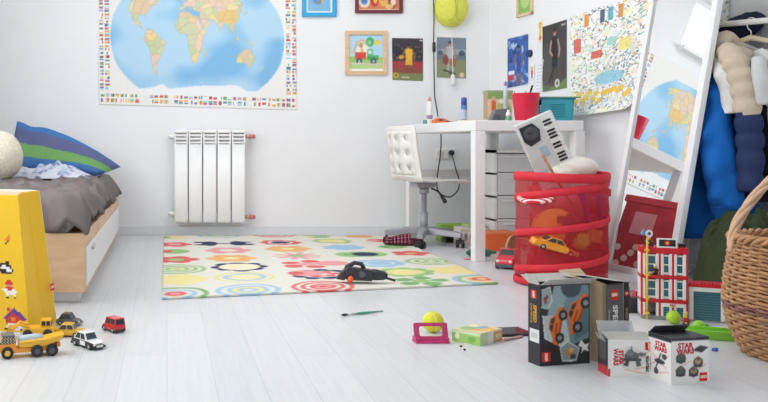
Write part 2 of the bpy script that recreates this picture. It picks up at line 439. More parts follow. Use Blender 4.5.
def world_map():
    R = Ras(260, 186, 'eeede9')
    cx, cy, ax, ay = .5, .485, .438, .405
    oval = []
    for k in range(-90, 91, 6):
        w_, y_ = robin(k); oval.append((cx + ax * w_, cy + ay * y_))
    oval += [(2 * cx - x, y) for x, y in reversed(oval)]
    om = R.pmask(oval)
    # sea: light blue shelf with darker basins
    n = np.zeros(R.X.shape)
    for k in range(26):
        a, c2, d, e = rng.uniform(-1, 1, 4); f = rng.uniform(4, 26)
        n += np.sin(f * (a * R.X + c2 * R.Y) + 9 * d + 1.5 * np.sin(f * .7 * (c2 * R.X - a * R.Y))) / 9
    base = R.c('b5d8ee'); deep = R.c('82bbe4'); t = np.clip(n * 1.5 + .42 , 0, 1)[..., None]
    sea = base * (1 - t) + deep * t
    R.a[om] = sea[om]
    def pr(lon, lat):
        lo = lon - 30
        w_, y_ = robin(lat); return (cx + ax * w_ * lo / 180, cy + ay * y_)
    seeds = rng.uniform(0, 1, (420, 2)); pal = ['e9d29a','f0dcae','d9dcae','c6d6b0','e7c3a4','efd0bd','f2d98c','dcc8b4','bcd3a6','ecc9c4']
    d = np.full(R.X.shape, 9.0); idx = np.zeros(R.X.shape, int)
    for i, (sx, sy) in enumerate(seeds):
        q = (R.X - sx) ** 2 + ((R.Y - sy) * .72) ** 2; mk = q < d; d[mk] = q[mk]; idx[mk] = i
    cols = np.array([R.c(pal[i % len(pal)]) for i in range(len(seeds))])[idx]
    edge = np.zeros(R.X.shape, bool); edge[:, 1:] |= idx[:, 1:] != idx[:, :-1]; edge[1:] |= idx[1:] != idx[:-1]
    land = np.zeros(R.X.shape, bool)
    for k, pts in LAND.items():
        pp = [pr(lo, la) for lo, la in pts]
        m = R.pmask(pp) & om
        if k == 'an' or k == 'gr': R.put(m, 'eef1f2')
        else:
            land |= m
            R.a[m] = cols[m] * .7 + R.c({'eu': 'dcd9b0', 'af': 'ead6b0', 'na': 'd8dcbc', 'sa': 'e0d2a0', 'au': 'c9dab0'}.get(k, 'e0d6ac')) * .3
    dc = np.hypot((R.X - .66) / .06, (R.Y - .64) / .05); R.put(land & (dc < 1), 'e8c987')
    dc = np.hypot((R.X - .60) / .12, (R.Y - .78) / .06); R.put(land & (dc < 1), 'e6cdb8', .7)
    R.put(land & edge, 'c9a9a0', .5)
    lp = np.pad(land, 1); co = land & ~(lp[:-2, 1:-1] & lp[2:, 1:-1] & lp[1:-1, :-2] & lp[1:-1, 2:]); R.put(co, '9fb6bb', .5)
    for k in range(12):
        x_ = k / 12; R.put(om & (np.abs(R.X - (cx + (x_ - .5) * 2 * ax)) < .0012), '8fbfe0', .3)
    R.blur(1)
    fl = ['d6453f','3d6fb6','f2c53a','4d9e5a','f4f4f2','2b3f7c','e88a3c','c93048','f4f4f2','8fc3e6']
    def flag(x, y, w_, h_):
        c3 = [fl[int(q)] for q in rng.integers(0, len(fl), 3)]
        if rng.random() < .5:
            for i in range(3): R.rect(x + w_ * i / 3, y, x + w_ * (i + 1) / 3, y + h_, c3[i], .8)
        else:
            for i in range(3): R.rect(x, y + h_ * i / 3, x + w_, y + h_ * (i + 1) / 3, c3[i], .8)
    for j in range(36):
        for x in (.007, .036, .947, .976): flag(x, .11 + j * .0245, .021, .017)
    for i in range(40):
        if i in (8, 9, 14, 30): continue
        for y in (.024, .058): flag(.012 + i * .0246, y, .018, .024)
    return R
mapo = grid_print('world_map_poster', world_map(), bil(P(99, 104.5, WB - .004), P(297, 110, WB - .004), P(295.5, -33, WB - .004), P(97.5, -38, WB - .004)), PRINT, solid=.002)
tag(mapo, 'large world map poster with rows of flags, on the back wall above the radiator', 'map')

# ================================================================== PICTURES AND POSTERS
def pic_thing(name, label, cat, x0, y0, x1, y1, fcol, fw, ras, wood=False, matte=None):
    c = P((x0 + x1) / 2, (y0 + y1) / 2, WB)
    s = WB / FOC; W, H = (x1 - x0) * s, (y1 - y0) * s
    t = thing(name, label, cat, (c.x, WB, c.z))
    m = wood_mat('frame_wood', 'e6c9a6', 'd9b58c') if wood else mc(fcol, .4)
    b = MB()
    b.box((-W / 2, -.02, H / 2 - fw), (W / 2, 0, H / 2)).box((-W / 2, -.02, -H / 2), (W / 2, 0, -H / 2 + fw))
    b.box((-W / 2, -.02, -H / 2 + fw), (-W / 2 + fw, 0, H / 2 - fw)).box((W / 2 - fw, -.02, -H / 2 + fw), (W / 2, 0, H / 2 - fw))
    b.build('frame', m, t, .002)
    i = fw
    grid_print('picture', ras, bil((-W / 2 + i, -.008, -H / 2 + i), (W / 2 - i, -.008, -H / 2 + i), (W / 2 - i, -.008, H / 2 - i), (-W / 2 + i, -.008, H / 2 - i)), PRINTG, t)
    return t
R = Ras(60, 60, 'b9def2'); R.rect(0, 0, 1, .32, 'b7d68f'); R.ell(.25, .3, .35, .12, '9cc873'); R.ell(.8, .3, .3, .1, 'a8cf7d')
for k, c_ in enumerate(('e7a18f', 'f1d37d', '9fd0a0', '9bbfe6')): R.line([(.12 + .02 * k, .5), (.2, .78 - .03 * k), (.38, .86 - .05 * k), (.52, .8 - .04 * k)], .03, c_)
R.ell(.62, .8, .12, .13, '57b06b'); R.ell(.6, .78, .05, .06, '8fd39b'); R.ell(.83, .78, .08, .08, 'f4cf45')
R.ell(.4, .56, .2, .18, 'f2ead8'); R.poly([(.36, .5), (.33, .74), (.37, .76), (.44, .5)], 'e5b978'); R.ell(.35, .7, .05, .06, 'c98f5a')
R.rect(.18, .33, .5, .52, 'd94a3d'); R.rect(.53, .3, .86, .44, '4da75c'); R.rect(.53, .4, .7, .6, '5fb86b'); R.rect(.57, .46, .67, .56, 'cfeaf0')
for x in (.3, .72): R.ell(x, .27, .085, .085, '3a4a5c'); R.ell(x, .27, .04, .04, 'b8c4cf')
R.line([(0, .22), (1, .18)], .05, 'd8cdb9'); R.rect(0, 0, 1, .06, 'f5f4f0'); R.blur(1)
pic_thing('framed_picture', 'light wood framed childish picture of a green truck with red wagon', 'picture', 345, 31, 386.5, 75, '', .028, R, True)
R = Ras(50, 50, '6fb4dc'); R.rect(.05, .08, .95, 1, '86b9de'); R.ell(.45, .4, .2, .16, '5b9ad0'); R.ell(.7, .5, .12, .1, 'd98aa2'); R.ell(.3, .6, .13, .1, '7fc7b5'); R.ell(.5, .3, .06, .05, 'd86a5a'); R.ell(.62, .34, .05, .05, 'e7b65a')
for q in ((0, 0, 1, .07), (0, 0, .08, 1), (.92, 0, 1, 1)): R.rect(*q, 'eef3f6')
R.blur(1)
pic_thing('framed_picture', 'bright blue framed picture at the top of the wall right of the map', 'picture', 302, -26, 336, 17, '36a7d8', .028, R)
R = Ras(70, 50, 'd6805a'); R.ell(.15, .25, .14, .18, 'eee0c8'); R.ell(.15, .25, .08, .1, '4f7fc0'); R.ell(.4, .35, .12, .25, 'c23b3d'); R.ell(.42, .3, .05, .12, 'f2c14e'); R.ell(.62, .4, .14, .3, 'e8b45c'); R.ell(.6, .35, .07, .1, '7d2f3c'); R.ell(.83, .3, .1, .26, '9c3a44'); R.ell(.85, .22, .06, .1, 'f0d9c4'); R.ell(.75, .1, .1, .06, 'e9c27a'); R.ell(.3, .8, .3, .2, 'c7504a'); R.rect(0, 0, 1, .05, 'f0c8a8'); R.blur(1)
pic_thing('framed_picture', 'dark red framed colourful picture at the top above the wooden frame', 'picture', 355, -32, 402, 13.5, '6e3038', .022, R)

def person_print(R, cx, y0, y1, skin, top, bottom, legs, hair, lean=0.0, ball=None):
    H = y1 - y0
    R.poly([(cx - .05 * 1, y0 + .5 * H), (cx - .13, y0 + .02 * H), (cx - .06, y0), (cx + .01, y0 + .42 * H)], legs)
    R.poly([(cx + .0, y0 + .45 * H), (cx + .08, y0 + .0 * H), (cx + .15, y0 + .02 * H), (cx + .09, y0 + .5 * H)], legs)
    R.poly([(cx - .1, y0 + .5 * H), (cx - .12, y0 + .3 * H), (cx + .12, y0 + .3 * H), (cx + .1, y0 + .5 * H)], bottom)
    R.poly([(cx - .13, y0 + .82 * H), (cx - .09, y0 + .47 * H), (cx + .1, y0 + .47 * H), (cx + .14, y0 + .82 * H), (cx, y0 + .86 * H)], top)
    R.line([(cx - .13, y0 + .78 * H), (cx - .2, y0 + .6 * H), (cx - .1, y0 + .52 * H)], .06, skin)
    R.line([(cx + .13, y0 + .78 * H), (cx + .2, y0 + .6 * H), (cx + .17, y0 + .48 * H)], .06, skin)
    R.ell(cx + lean, y0 + .93 * H, .06, .07 * H, skin); R.ell(cx + lean, y0 + .965 * H, .062, .04 * H, hair)
    if ball: R.ell(ball[0], ball[1], ball[2], ball[2] * R.w / R.h, ball[3])
R = Ras(60, 84, '3c3440'); R.rect(0, .5, 1, .8, '2b2832'); R.rect(0, .3, 1, .45, 'a63a3d'); R.rect(0, 0, 1, .3, '7c8457'); R.rect(0, .18, 1, .3, '8d4a3a')
for k in range(60): R.ell(rng.random(), rng.uniform(.45, .85), .03, .02, ['5a4a50', '7a6a66', '4a4450'][k % 3])
person_print(R, .54, .16, .86, '8a5a40', 'e8b834', 'e3ae2c', '7d5038', '2b2020'); R.ell(.3, .55, .08, .05, 'd9a03a'); R.ell(.12, .12, .09, .065, 'd9b23a'); R.ell(.12, .12, .05, .035, '9a6a2a'); R.rect(.3, .06, .55, .1, 'c9c1a8'); R.rect(.88, .93, .98, .97, 'cfcac4'); R.blur(1)
o = grid_print('sports_poster', R, bil(P(392.5, 80, WB - .003), P(423, 81, WB - .003), P(423, 38.5, WB - .003), P(392, 38, WB - .003)), PRINTG, solid=.0015)
tag(o, 'dark poster of a basketball player in yellow kit on the back wall', 'poster')
R = Ras(60, 84, '9fb0bd'); R.rect(0, .0, 1, .45, '8d916a'); R.rect(0, .45, 1, .58, '6f7c84'); R.rect(0, .72, 1, 1, '7d8a99')
R.ell(.12, .62, .09, .06, '58667a'); R.ell(.85, .62, .11, .07, '4d5d72')
person_print(R, .45, .12, .9, 'b98a70', 'b9bec2', '9aa0a4', 'b6b8b6', '4a3a30'); R.ell(.3, .45, .1, .12, '8b4a44'); R.ell(.55, .4, .12, .1, 'a6674e'); R.line([(.25, .2), (.6, .12)], .07, '54504a'); R.ell(.85, .1, .09, .06, 'd8cfa6'); R.rect(0, 0, 1, .02, 'd8d8d0'); R.blur(1)
o = grid_print('sports_poster', R, bil(P(437, 78, WB - .003), P(466, 79, WB - .003), P(466, 38, WB - .003), P(437, 37, WB - .003)), PRINTG, solid=.0015)
tag(o, 'greyish poster of a crouching athlete on the back wall, right of the basketball poster', 'poster')

def wallq(*px):                      # four photograph corners onto the right wall, pulled 3 mm off it
    n = Vector((-1, -WS, 0)).normalized() * .004
    return bil(*[WR(*p) + n for p in px])
R = Ras(56, 90, '3563b0')
for k in range(46): R.ell(rng.random(), rng.random(), rng.uniform(.04, .16), rng.uniform(.03, .08), ['2a4f9c', '6d92cf', 'a9c0e4', '1d3576', '4a78c4', 'c9d6ea'][k % 6], .8)
person_print(R, .55, .02, .82, 'a06c50', '2b56ac', '2b56ac', '9a6a50', '2a1c18'); R.rect(0, .15, .32, .24, 'c63b45'); R.rect(.05, .26, .35, .33, 'e8ecf3'); R.blur(1)
o = grid_print('sports_poster', R, wallq((508, 88), (528.5, 84), (528.5, 34), (508, 39)), PRINTG, solid=.0015)
tag(o, 'blue sports poster on the right wall behind the red pot', 'poster')
R = Ras(60, 96, '4d4a46'); R.rect(0, .72, 1, 1, '3b3a3a'); R.poly([(0, 0), (1, 0), (1, .16), (.6, .05), (0, .1)], '6d8a4c'); R.ell(.2, .3, .3, .3, '5a5650', .6); R.ell(.85, .6, .2, .4, '454348', .6)
person_print(R, .52, .1, .92, 'c09074', '1d2026', '1f2228', '4a3b36', '2a2220', ball=(.62, .1, .1, 'd9d9d6')); R.ell(.62, .1, .04, .03, '3a3a3a'); R.line([(.5, .35), (.3, .14)], .07, '2a2c32'); R.rect(.78, .93, .96, .95, 'c8c8c8'); R.blur(1)
o = grid_print('sports_poster', R, wallq((543, 92), (567, 88), (567, 19.5), (543, 27)), PRINTG, solid=.0015)
tag(o, 'dark poster of a footballer in black kit on the right wall above the teal basket', 'poster')
def city(w_, h_, dens, seed):
    g = np.random.default_rng(seed); R = Ras(w_, h_, 'f3f3ee')
    for k in range(int(26 * dens)):
        x, y = g.random(2); pts = [(x, y)]; a = g.uniform(0, 6.3)
        for _ in range(6):
            a += g.choice([0, .5, -.5, 1.57, -1.57]); pts.append((pts[-1][0] + .06 * math.cos(a), pts[-1][1] + .045 * math.sin(a)))
        R.line(pts, .0065, ['9aa0a0', '7d8a94', 'b4b9b5', 'a9b8c2'][k % 4])
    pal = ['3f9a9c', '2f6f8f', 'e0a23c', 'd65a4a', '9cc47a', '6fa8d0', 'f0d05a', '4a4f5c', '8a6fb0', 'e8b8a0', '57b29a', '2f8a90']
    for k in range(int(330 * dens)):
        x, y = g.random(2); c_ = pal[int(g.integers(0, 12))]; r_ = g.uniform(.005, .016)
        if k % 3 == 0: R.rect(x, y, x + r_ * 1.8, y + r_ * 1.3, c_, .75)
        elif k % 3 == 1: R.ell(x, y, r_ * .8, r_ * .7, c_, .75)
        else: R.line([(x, y), (x + g.uniform(-.05, .05), y + g.uniform(-.02, .02))], .008, c_)
    for k in range(int(26 * dens)):
        x, y = g.random(2); R.ell(x, y, .04, .03, ['f6eec0', 'd9ecd6', 'd8eaf4', 'f8ded2'][k % 4], .6)
    return R
Rc = city(190, 240, 2.6, 3)
Rc.rect(.06, .62, .16, .76, 'd9675a', .9); 
Rc.ell(.55, .33, .2, .06, '8fcadd', .8); Rc.rect(.3, .53, .44, .6, 'd9574a', .8); Rc.rect(.66, .55, .8, .66, 'f2e27a', .8); Rc.rect(.5, .62, .62, .69, '9ad0c4', .8)
for x in (.2, .4, .5, .62): Rc.rect(x, .85, x + .06, .97, ['35506e', '57a0b2', 'd9853c', 'c8453c'][int(x * 10) % 4], .8)
for k in range(16): Rc.ell(.08 + .05 * k % .9, .12 + .1 * rng.random(), .04, .025, 'f0c64a', .85)

def curl(fn):
    n = Vector((-1, -WS, 0)).normalized()
    def g(u, v):
        k = max(0, .12 - v) / .12; k2 = max(0, u - .9) / .1 * max(0, .35 - v)
        return fn(u, v) + n * (.05 * k * k + .08 * k2)
    return g
o = grid_print('city_drawing', Rc, curl(wallq((572, 118), (640, 108), (655, -10), (570, 17))), PRINT, solid=.001)
tag(o, 'large white sheet covered with a doodled colourful city map, between footballer poster and mirror', 'drawing')
Rc = city(150, 80, 1.0, 11); Rc.blur(1)
o = grid_print('city_drawing', Rc, bil((2.56, 4.292, 1.2), (2.94, 4.292, 1.22), (2.94, 4.292, 1.75), (2.56, 4.292, 1.75)), PRINT, solid=.001)
tag(o, 'white doodled sheet on the wall behind the clothes rail', 'drawing')
R = Ras(20, 50, 'f4f4f0'); R.ell(.5, .75, .25, .12, 'e8c35a'); R.rect(.3, .3, .7, .62, 'd9685a'); R.rect(.35, .1, .65, .3, '6b8fc0'); R.blur(1)
o = grid_print('sticker', R, wallq((530, 80), (535, 79), (535, 64), (530, 65)), PRINTG, solid=.0008)
tag(o, 'small red figure sticker on the right wall just above the red pot', 'sticker')
R = Ras(20, 50, 'f0ecdc'); R.ell(.5, .75, .3, .14, 'e8b43a'); R.rect(.3, .25, .7, .65, 'e9c452'); R.ell(.5, .2, .3, .1, 'd98a4a'); R.blur(1)
o = grid_print('sticker', R, wallq((538.5, 43), (543, 42), (543, 19), (538.5, 20)), PRINTG, solid=.0008)
tag(o, 'small yellow figure sticker on the right wall, left of the footballer poster', 'sticker')
R = Ras(24, 60, 'f0f0f4'); 
for k in range(8): R.rect(.15, .1 + k * .1, .85, .14 + k * .1, 'c3cbe0', .8)
o = grid_print('paper_note', R, wallq((535, 93), (541, 92), (544.5, 59), (538.5, 60)), PRINT, solid=.0006)
tag(o, 'narrow tilted white paper note on the wall between blue and footballer posters', 'note')
t = WR(530.5, 53.5)
b = MB(); b.T = Matrix.Translation(t) @ Matrix.Rotation(math.atan(WS), 4, 'Z').to_4x4(); b.tube([(.0, 0, 0), (-.018, 0, 0)], [.026, .022], 18)
tag(b.build('magnet', mc('2b3a66', .3)), 'small round dark blue magnet on the right wall by the blue poster', 'magnet')
# green framed picture on the right wall
t = thing('framed_picture', 'green picture in a pale wooden frame at the top of the right wall', 'picture', WR(526, -4) + Vector((-.001, 0, 0)), -math.atan(WS) + PI / 2 * 0)
R = Ras(30, 40, '8fc06a'); R.ell(.5, .4, .35, .25, 'b8d98a'); R.ell(.4, .6, .15, .1, 'e8d27a'); R.blur(1)
a_ = Vector((WS, -1, 0)).normalized(); M = frame((0, 0, 0), a_, (0, 0, 1))
t.rotation_euler = (0, 0, 0)
b = MB(); b.T = M; hw, hh, f_ = .085, .13, .018
b.box((-hw, hh - f_, 0), (hw, hh, .015)).box((-hw, -hh, 0), (hw, -hh + f_, .015)).box((-hw, -hh, 0), (-hw + f_, hh, .015)).box((hw - f_, -hh, 0), (hw, hh, .015))
b.build('frame', wood_mat('frame_wood_pale', 'ead2b0', 'dcbc92'), t)
grid_print('picture', R, lambda u, v: M @ Vector(((-hw + f_) + 2 * (hw - f_) * u, (-hh + f_) + 2 * (hh - f_) * v, .006)), PRINTG, t)

# ================================================================== TENNIS BALL LAMP
lc = P(450, 9, WB); LR = .118
lp = thing('wall_lamp', 'yellow green tennis ball wall lamp with white pull cord', 'lamp', (lc.x, WB, lc.z))
b = MB(); b.sphere((0, -.02, 0), (LR, .11, LR * 1.12), seg=40, n=26)
b.build('lamp_shade', mat('felt_yellow', 'dfe05a', .75, var=.05, scale=40, bump=.3, bscale=120), lp)
def seam(sg):
    pts = []
    for k in range(40):
        a = 2 * PI * k / 40
        v = Vector((sg * (.45 + .42 * math.cos(a)), -1, .95 * math.sin(a) - .15)).normalized()
        pts.append((v.x * LR * 1.0, -.02 + v.y * .1105, v.z * LR * 1.12))
    return pts
b = MB(); b.tube(seam(1)[8:33], .004, 6); b.tube(seam(-1)[8:33], .004, 6)
b.build('seam', mc('c3c84a', .7), lp)
b = MB(); b.cyl((0, -.03, -.1), (0.01, -.03, -.485), .003, seg=8); b.build('pull_cord', mc('e9e9e6'), lp)
b = MB(); b.tube([(0.01, -.03, -.465), (.01, -.03, -.48), (.01, -.03, -.53), (.01, -.03, -.55)], [.006, .015, .017, .012], 12)
b.build('pull_knob', WHITE2, lp)
cd = thing('power_cord', 'black power cord with inline switch hanging left of the tennis ball lamp', 'cord', (0, 0, 0))
pts = [P(x, y, WB - .02 - .01 * abs(math.sin(i))) for i, (x, y) in enumerate(((433.5, -6), (434, 20), (433.6, 45), (434, 70), (434.5, 95), (438, 116.5)))]
MB().tube(pts, .0042, 8).build('cable', BLACK, cd)
s0 = P(434, 47, WB - .03)
MB().tube([s0 + Vector((0, 0, z)) for z in (.036, .03, 0, -.03, -.036)], [.006, .011, .012, .011, .006], 12).build('inline_switch', BLACK, cd)

# ================================================================== RUG
RC = dict(NL=F(162, 300), NR=F(498, 284.5), FR=Vector((1.55, 5.72, 0)), FL=Vector((-.02, 5.72, 0)))
rugf = bil(RC['NL'], RC['NR'], RC['FR'], RC['FL'])
def rug_uv(p):
    u, v = .5, .5
    for _ in range(12):
        e = rugf(u, v) - p
        du = (rugf(u + 1e-4, v) - rugf(u, v)) / 1e-4; dv = (rugf(u, v + 1e-4) - rugf(u, v)) / 1e-4
        det = du.x * dv.y - dv.x * du.y
        u -= (e.x * dv.y - dv.x * e.y) / det; v -= (du.x * e.y - e.x * du.y) / det
    return u, v
R = Ras(230, 330, 'e3dfd3')
AX, AY = 1 / 1.54, 1 / 2.15
KR = .9
def ring_(u, v, rs): [R.ell(u, v, r * AX, r * AY, c_) for r, c_ in rs]
def flower(u, v, n, r, pr, col, cen, ccol, rot=0.0):
    r *= KR; pr *= KR; cen *= KR
    for k in range(n):
        a = 2 * PI * k / n + rot; R.ell(u + math.cos(a) * r * AX, v + math.sin(a) * r * AY, pr * AX, pr * AY, col)
    R.ell(u, v, cen * AX, cen * AY, ccol)
BG = 'e3dfd3'
C_ = dict(red='dd6c6c', pink='e8a0a2', nav='3f4562', gr='9cc283', gd='83b37a', ye='ecdf9c', yg='dfdb9c', bl='a3c6de', og='e9b27a', cr='efe4c4')
def conc(u, v, r, cols):
    n = len(cols)
    for i, c_ in enumerate(cols): R.ell(u, v, r * (n - i) / n * AX, r * (n - i) / n * AY, c_)
mot = [
 (173, 239, 'blob', ('ye', 'gd')), (175, 246, 'fl', (5, .07, .055, 'red', .05, 'pink')), (175, 253, 'blob', ('gr', 'red')), (177, 261.5, 'fl', (5, .08, .06, 'red', .05, 'gr')),
 (178, 271, 'conc', ['gr', BG, 'gr', BG, 'gr', 'cr', 'gr']), (178, 281.5, 'fl', (5, .09, .07, 'ye', .07, 'ye')), (176, 296, 'conc', ['gd', BG, 'bl', BG, 'red', 'pink']),
 (218.6, 237, 'conc', ['bl', 'ye', 'bl', 'yg', BG]), (224, 245, 'dumb', 'nav'), (228.6, 252, 'fl', (6, .10, .055, 'pink', .06, BG)), (232, 260, 'fl', (6, .10, .058, 'og', .05, 'ye')),
 (239.7, 268.6, 'fl', (8, .115, .05, 'nav', .12, 'cr')), (245, 279, 'conc', ['yg', BG, 'bl', 'yg', BG, 'ye', BG]), (248.5, 292, 'conc', ['bl', BG, 'bl', 'ye', 'bl', BG]),
 (274, 236.5, 'conc', ['red', BG, 'red', BG, 'red', 'pink']), (280.6, 244, 'fl2', (8, .10, .05, 'red', .09, BG, .06, 'nav')), (288, 250.5, 'fl', (6, .09, .07, 'og', .045, 'ye')),
 (297, 257.5, 'star', ('pink', 'gr')), (307, 266, 'fl', (5, .11, .055, 'red', .05, 'pink')), (321, 276, 'fl3', ()), (323, 288.5, 'conc', ['red', BG, 'red', BG, 'red', 'pink', 'red']),
 (331.7, 242.6, 'fl2', (8, .10, .045, 'gr', .10, 'ye', .05, 'ye')), (358.7, 238, 'blob', ('og', 'og')), (343, 249, 'fl', (7, .10, .05, 'bl', .06, 'bl')), (361, 256, 'leaf', ()),
 (379, 265, 'fl2', (9, .115, .05, 'bl', .09, BG, .07, 'bl')), (405, 274, 'fl2', (9, .12, .05, 'gr', .11, 'yg', .06, 'ye')), (421, 283, 'fl', (5, .10, .05, 'gd', .05, 'gr')), (332, 265, 'blob', ('pink', 'pink')),
 (380, 242, 'blob', ('red', 'pink')), (392, 248.5, 'blob', ('gr', 'gd')), (410, 255, 'fl', (5, .075, .055, 'red', .04, 'og')), (431, 263, 'conc', ['gr', BG, 'gr', BG, 'gr', 'cr']),
 (455, 272, 'fl', (5, .09, .07, 'ye', .07, 'ye')), (481, 281, 'conc', ['bl', 'gr', BG, 'og', 'red', 'ye']), (316, 238, 'blob', ('gr', 'yg')), (306, 275, 'blob', ('pink', 'red'))]
for px_, py_, kd, a in mot:
    u, v = rug_uv(F(px_, py_)); g = lambda k: C_.get(k, k)
    if kd == 'blob': R.ell(u, v, .09 * AX, .09 * AY, g(a[0])); R.ell(u - .05 * AX, v, .04 * AX, .05 * AY, g(a[1]))
    elif kd == 'fl': flower(u, v, a[0], a[1], a[2], g(a[3]), a[4], g(a[5]))
    elif kd == 'fl2': flower(u, v, a[0], a[1], a[2], g(a[3]), a[4], g(a[5])); R.ell(u, v, a[6] * AX, a[6] * AY, g(a[7]))
    elif kd == 'fl3': flower(u, v, 9, .125, .045, C_['nav'], .115, BG); flower(u, v, 6, .07, .035, C_['red'], .06, C_['pink']); R.ell(u, v, .035 * AX, .035 * AY, BG)
    elif kd == 'conc': conc(u, v, .145, [g(k) for k in a])
    elif kd == 'dumb':
        R.rect(u - .09 * AX, v - .018 * AY, u + .09 * AX, v + .018 * AY, C_['nav'])
        for sx in (-1, 1):
            R.ell(u + sx * .09 * AX, v, .05 * AX, .11 * AY, C_['nav']); R.ell(u + sx * .14 * AX, v + .06 * AY, .05 * AX, .03 * AY, C_['nav']); R.ell(u + sx * .14 * AX, v - .06 * AY, .05 * AX, .03 * AY, C_['nav'])
    elif kd == 'star':
        for k in range(10):
            an = 2 * PI * k / 10; R.line([(u, v), (u + .13 * AX * math.cos(an), v + .13 * AY * math.sin(an))], .02, C_['pink'])
        R.ell(u, v, .04 * AX, .04 * AY, C_['gr'])
    elif kd == 'leaf':
        R.ell(u, v, .15 * AX, .12 * AY, C_['gr']); R.ell(u + .02 * AX, v, .075 * AX, .085 * AY, C_['nav']); R.ell(u - .08 * AX, v, .03 * AX, .03 * AY, C_['gd'])
R.blur(1)
ro = grid_print('rug', R, lambda u, v: rugf(u, v) + Vector((0, 0, .010 + .0012 * math.sin(u * 40) * math.sin(v * 50))), CLOTHP, solid=.009)
tag(ro, 'cream rug patterned with colourful flowers and circles on the white floor', 'rug')

# ================================================================== BED
bd = thing('bed', 'low pale wood bed with a white drawer front against the left wall', 'bed', (-.33, 3.3, 0))
OAK = wood_mat('pale_oak', 'e3c09c', 'd6ae86', (3, 12, 12)); OAK2 = wood_mat('pale_oak_rail', 'e0c09e', 'd2ab84', (12, 3, 12))
bx('end_panel', (-.95, 0, .045), (0, .022, .285), OAK, bd)
bx('side_rail', (-.022, .022, .225), (0, 2.3, .285), OAK2, bd)
bx('lower_rail', (-.022, .022, .045), (0, 2.3, .062), OAK2, bd)
bx('plinth', (-.9, .05, 0), (-.03, 2.3, .045), WHITE, bd)
bx('far_panel', (-.95, 2.3, .045), (0, 2.322, .285), OAK, bd)
d = bx('drawer', (-.02, .05, .065), (.004, 2.27, .222), WHITE, bd)
b = MB(); b.tube([(.006, .24 + .012 * k, .2 - .012 * math.sin(k / 10 * PI)) for k in range(11)], .006, 8); b.build('handle', mc('b8bcc0'), d)
bx('mattress', (-.96, .08, .27), (-.08, 2.3, .35), mat('mattress_ticking', 'dcdcd8', .9), bd, .02)
# grey bedspread: draped height field
GC = mat('grey_cotton', '746d6b', .95, var=.10, scale=6, bump=.25, bscale=40, spec=.1)
def spread(u, v):
    x = -1.38 + 1.085 * u; y = 3.27 + 2.2 * v
    ex = max(0, (x + .40) / .14); ey = max(0, (3.42 - y) / .2); e = min(1.0, math.hypot(ex, ey)); x -= .015 * e
    n1 = noise.noise(Vector((x * 3.1, y * 2.2, 1.3))); n2 = noise.noise(Vector((x * 9 + y * 3, y * 6, 4.1))); n3 = abs(noise.noise(Vector((x * 5 - y * 5, y * 4 + x * 3, 8.0))))
    n4 = abs(noise.noise(Vector((x * 7 + y * 2.5, y * 1.6 - x, 3.3)))); n5 = abs(noise.noise(Vector((x * 15 + y * 6, y * 4 - x * 3, 6.3)))); z = .462 + .018 * n1 + .012 * n2 - .045 * n3 - .06 * n4 - .03 * n5
    drop = e ** 2.0
    z = z - drop * .175
    fold = (math.sin(y * 17 + 2 * n1 * 3) * .5 + .5 * n2) * .022 * min(1, ex)
    foldy = (math.sin(x * 19 + 3 * n1) * .5) * .012 * min(1, ey)
    return Vector((x + fold - (.03 * max(0, e - .7)), y + foldy, max(z, .288)))
b = MB(); NU, NV = 110, 170
vs = [spread(i / (NU - 1), j / (NV - 1)) for j in range(NV) for i in range(NU)]
b.add(vs, [(j * NU + i, j * NU + i + 1, (j + 1) * NU + i + 1, (j + 1) * NU + i) for j in range(NV - 1) for i in range(NU - 1)], 0, True)
o = b.build('bedspread', GC); md = o.modifiers.new('thickness', 'SOLIDIFY'); md.thickness = .012; md.offset = 1
tag(o, 'crumpled dark grey bedspread draped over the bed', 'bedspread')
# striped pillow leaning against the back wall
R = Ras(120, 70, '5a82b8')
for y0, y1, c_ in ((0, .14, '44699f'), (.14, .34, '4d75ad'), (.34, .60, '77a866'), (.60, .88, '636a92'), (.88, 1, '4a7cba')):
    R.put((R.Y + .05 * np.sin(R.X * 5) >= y0) & (R.Y + .05 * np.sin(R.X * 5) < y1 + .2), c_)
R.blur(1)
pc = [P(8, 172, 5.45), P(96, 176, 5.38), P(121, 167, 5.5), P(17, 121, 5.6)]
def pillow_pos(side):
    bl = bil(pc[0], pc[1], pc[2], pc[3]); 
    n = Vector((.0, -.93, .35))
    top_pull = P(66, 131, 5.62)
    def g(u, v):
        p = bl(u, v)
        bulge = (max(0, 1 - (2 * u - 1) ** 4) * max(0, 1 - (2 * v - 1) ** 4)) ** .6
        mid = 1 - (2 * u - 1) ** 2
        lift = Vector((.0, 0, .05 * mid * v ** 2)) + Vector((0, 0, -.02 * math.exp(-((u - .15) / .08) ** 2) * v))
        wr = .006 * noise.noise(Vector((u * 9, v * 5, 2)))
        return p + lift + n * side * (.075 * bulge + wr)
    return g
pw = thing('pillow', 'blue, green and purple striped pillow leaning on the wall at the bed head', 'pillow', (0, 0, 0))
grid_print('pillow_front', R, pillow_pos(1), CLOTHP, pw)
R2 = Ras(60, 35, 'b9cbe6'); grid_print('pillow_back', R2, pillow_pos(-1), CLOTHP, pw)
